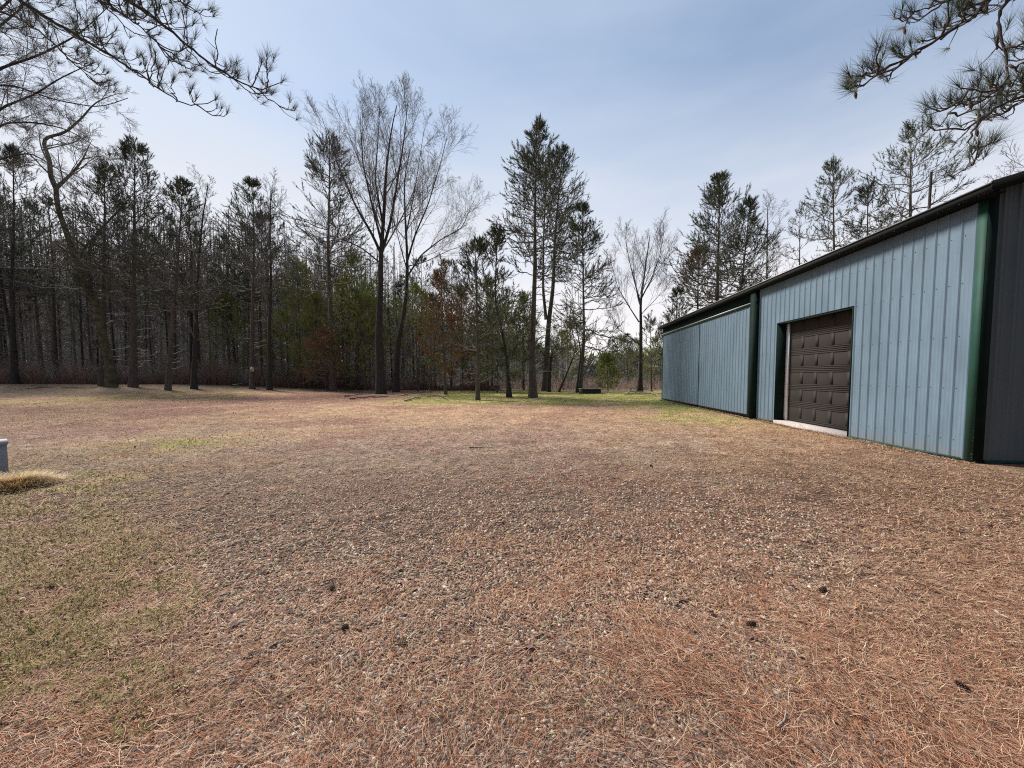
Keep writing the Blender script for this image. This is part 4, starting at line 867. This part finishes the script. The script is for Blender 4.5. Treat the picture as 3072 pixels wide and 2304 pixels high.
for n_, (px_, dist, ty, lab) in enumerate(young):
    x0, y0, _ = at(px_, 376, dist); z0 = float(hgt(x0, y0)); Ht = (376 - ty) / F * dist + CAMZ - z0; s = Ht / 7; q = n_ % 3; sw = s ** .6 * 1.05
    rust = 'rust' in lab; key = (q, rust)
    if key not in yo:
        o = thing('young_pine', lab, 'pine tree', (x0, y0, z0), rw.random() * 6, 'young pines along the wood edge'); add_pine(o, yprot[q], 'bark_pine', 'needles_rust' if rust else 'needles_pale'); o.scale = (sw, sw, s); yo[key] = o
    else: dup(yo[key], (x0, y0, z0), rw.random() * 6, (sw, sw, s), lab, 'young pines along the wood edge')

# ------------------------------------------------------------------ the depth of the wood (uncountable): trunks, crowns, brush, far tree line
r = rg(300)
def at_az(px, dist): return np.stack([RGT[0] * (px - CX) / F * dist + FWD[0] * dist, RGT[1] * (px - CX) / F * dist + FWD[1] * dist], -1)
def wood_top(px):                           # picture height of the wood's solid top
    return np.interp(px, [-120, 0, 60, 150, 230, 330, 400, 450, 520, 560, 600, 640, 720, 1100], [250, 262, 268, 262, 268, 290, 300, 318, 330, 348, 350, 345, 340, 330])
mb = MB(); NT = 760; px = r.random(NT) * 640 - 60; px = np.where(r.random(NT) < .7, px * .72, px); dist = 47 + r.random(NT) ** 1.2 * 42; xy = at_az(px, dist)
Ht = (376 - wood_top(px) + r.random(NT) ** 1.4 * 62 - 6) / F * dist + 1.5; m = 7; s = np.linspace(0, 1, m)[None, :, None]; le = r.normal(size=(NT, 2)) * .5
P = np.concatenate([xy[:, None] + le[:, None] * s, (Ht[:, None, None] * s) - .2], -1); rad = (.06 + .1 * r.random(NT))[:, None] * np.linspace(1, .3, m)[None]
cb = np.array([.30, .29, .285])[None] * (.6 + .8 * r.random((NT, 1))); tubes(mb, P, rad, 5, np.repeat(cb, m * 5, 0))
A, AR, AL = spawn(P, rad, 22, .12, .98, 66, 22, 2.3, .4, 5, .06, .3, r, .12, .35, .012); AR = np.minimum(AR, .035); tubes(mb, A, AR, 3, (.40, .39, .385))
isp = np.repeat(r.random(NT) < .42, 22)
tp = A[isp][:, 2:].reshape(-1, 3); td = nrm(A[isp][:, 2:] - A[isp][:, 1:-1]).reshape(-1, 3)
hi = tp[:, 2] > r.random(len(tp)) * 9 + 1.0; tp, td = tp[hi], td[hi]
gcl = np.array([.24, .27, .15])[None] * (.6 + .8 * r.random((len(tp), 1)))
tufts(mb, tp, nrm(td + [0, 0, .3]), 9, .55, .30, .05, .6, r, gcl)
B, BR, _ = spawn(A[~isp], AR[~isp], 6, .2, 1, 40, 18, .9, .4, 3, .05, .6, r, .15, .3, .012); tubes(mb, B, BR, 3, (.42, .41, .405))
tag(mb.build('wood_interior', 'wood_mass'), 'dark depth of the wood with countless trunks and crowns', 'wood', kind='stuff')
# far tree line: a thick belt of crowns closing the view between the trunks
mb = MB(); N = 46000; px = r.random(N) * 1150 - 90; dist = 92 + r.random(N) * 22; xy = at_az(px, dist)
col_id = np.floor(px / 7 + 3 * np.sin(dist)); hh = _h(col_id, np.floor(dist / 8), 3)
topz = (376 - wood_top(px) + 10 * (hh - .5) - 12) / F * dist + 1.4; u = r.random(N); z = topz * u ** .8
d_ = nrm(r.normal(size=(N, 3)) + [0, 0, .6]); cl = np.array([.30, .33, .23])[None] * (.6 + .8 * hh[:, None]); cl = np.where((r.random((N, 1)) < .45) | (z[:, None] < 3), np.array([[.42, .41, .41]]) * (.6 + .8 * r.random((N, 1))), cl)
blades(mb, np.concatenate([xy, z[:, None]], 1), d_, 2.2 + 1.4 * r.random(N), .75, r, np.repeat(cl, 1, 0))
tag(mb.build('far_tree_line', 'wood_mass'), 'far grey green line of trees closing the clearing', 'wood', kind='stuff')
# brush at the foot of the wood: thin upright stems, reddish on the front edge
mb = MB(); N = 15000; px = r.random(N) * 760 - 90; dist = np.where(px < 430, 41 + r.random(N) ** 1.6 * 30, 42 + r.random(N) * 40); xy = at_az(px, dist)
z0 = hgt(xy[:, 0], xy[:, 1]); Ht = .5 + 2.3 * r.random(N) ** 2 + (dist > 46) * 1.6 * r.random(N); Ht = np.where(px > 540, Ht * .55, Ht)
m = 4; s = np.linspace(0, 1, m)[None, :, None]; le = r.normal(size=(N, 2)) * .35 * Ht[:, None]
P = np.concatenate([xy[:, None] + le[:, None] * s ** 1.5, z0[:, None, None] + Ht[:, None, None] * s - .05], -1)
red = (r.random(N) < .55) & (Ht < 1.6); cb = np.where(red[:, None], np.array([[.50, .29, .27]]), np.array([[.42, .39, .36]])) * (.6 + .8 * r.random((N, 1)))
ok = ~((xy[:, 0] > 6.5) & (xy[:, 1] > 6)) | (xy[:, 1] > 27); P = P[ok]; cb = cb[ok]; rad = np.full((len(P), m), .014) * np.linspace(1, .5, m)[None]
tubes(mb, P, rad, 3, np.repeat(cb, m * 3, 0))
Nr = 7000; px = r.random(Nr) * 560 - 60; d2_ = 40.2 + 3.2 * r.random(Nr); xy = at_az(px, d2_); z0 = hgt(xy[:, 0], xy[:, 1])
Ht = (.25 + 1.7 * r.random(Nr) ** 2) * (.15 + 1.6 * sst(.35, .7, fbm(px * .06, d2_ * .1, 71, 3))); le = r.normal(size=(Nr, 2)) * .3 * Ht[:, None]
P2 = np.concatenate([xy[:, None] + le[:, None] * s ** 1.5, z0[:, None, None] + Ht[:, None, None] * s - .05], -1); P = np.concatenate([P, P2]); rad = np.concatenate([rad, rad[:1].repeat(Nr, 0)])
cb2 = (np.array([[.40, .20, .18]]) * (1 - (q_ := r.random((Nr, 1)) ** .8)) + np.array([[.30, .26, .21]]) * q_) * (.5 + .8 * r.random((Nr, 1))); tubes(mb, P2, rad[-Nr:], 3, np.repeat(cb2, m * 3, 0)); cb = np.concatenate([cb, cb2])
B, BR, _ = spawn(P, rad, 4, .2, .95, 38, 15, .5, .4, 3, .05, .7, r, .15, .3, .008); tubes(mb, B, BR, 3, np.repeat(np.repeat(cb, 4, 0), 9, 0))
tag(mb.build('brush', 'wood_mass'), 'reddish and grey brush along the foot of the wood', 'brush', kind='stuff')
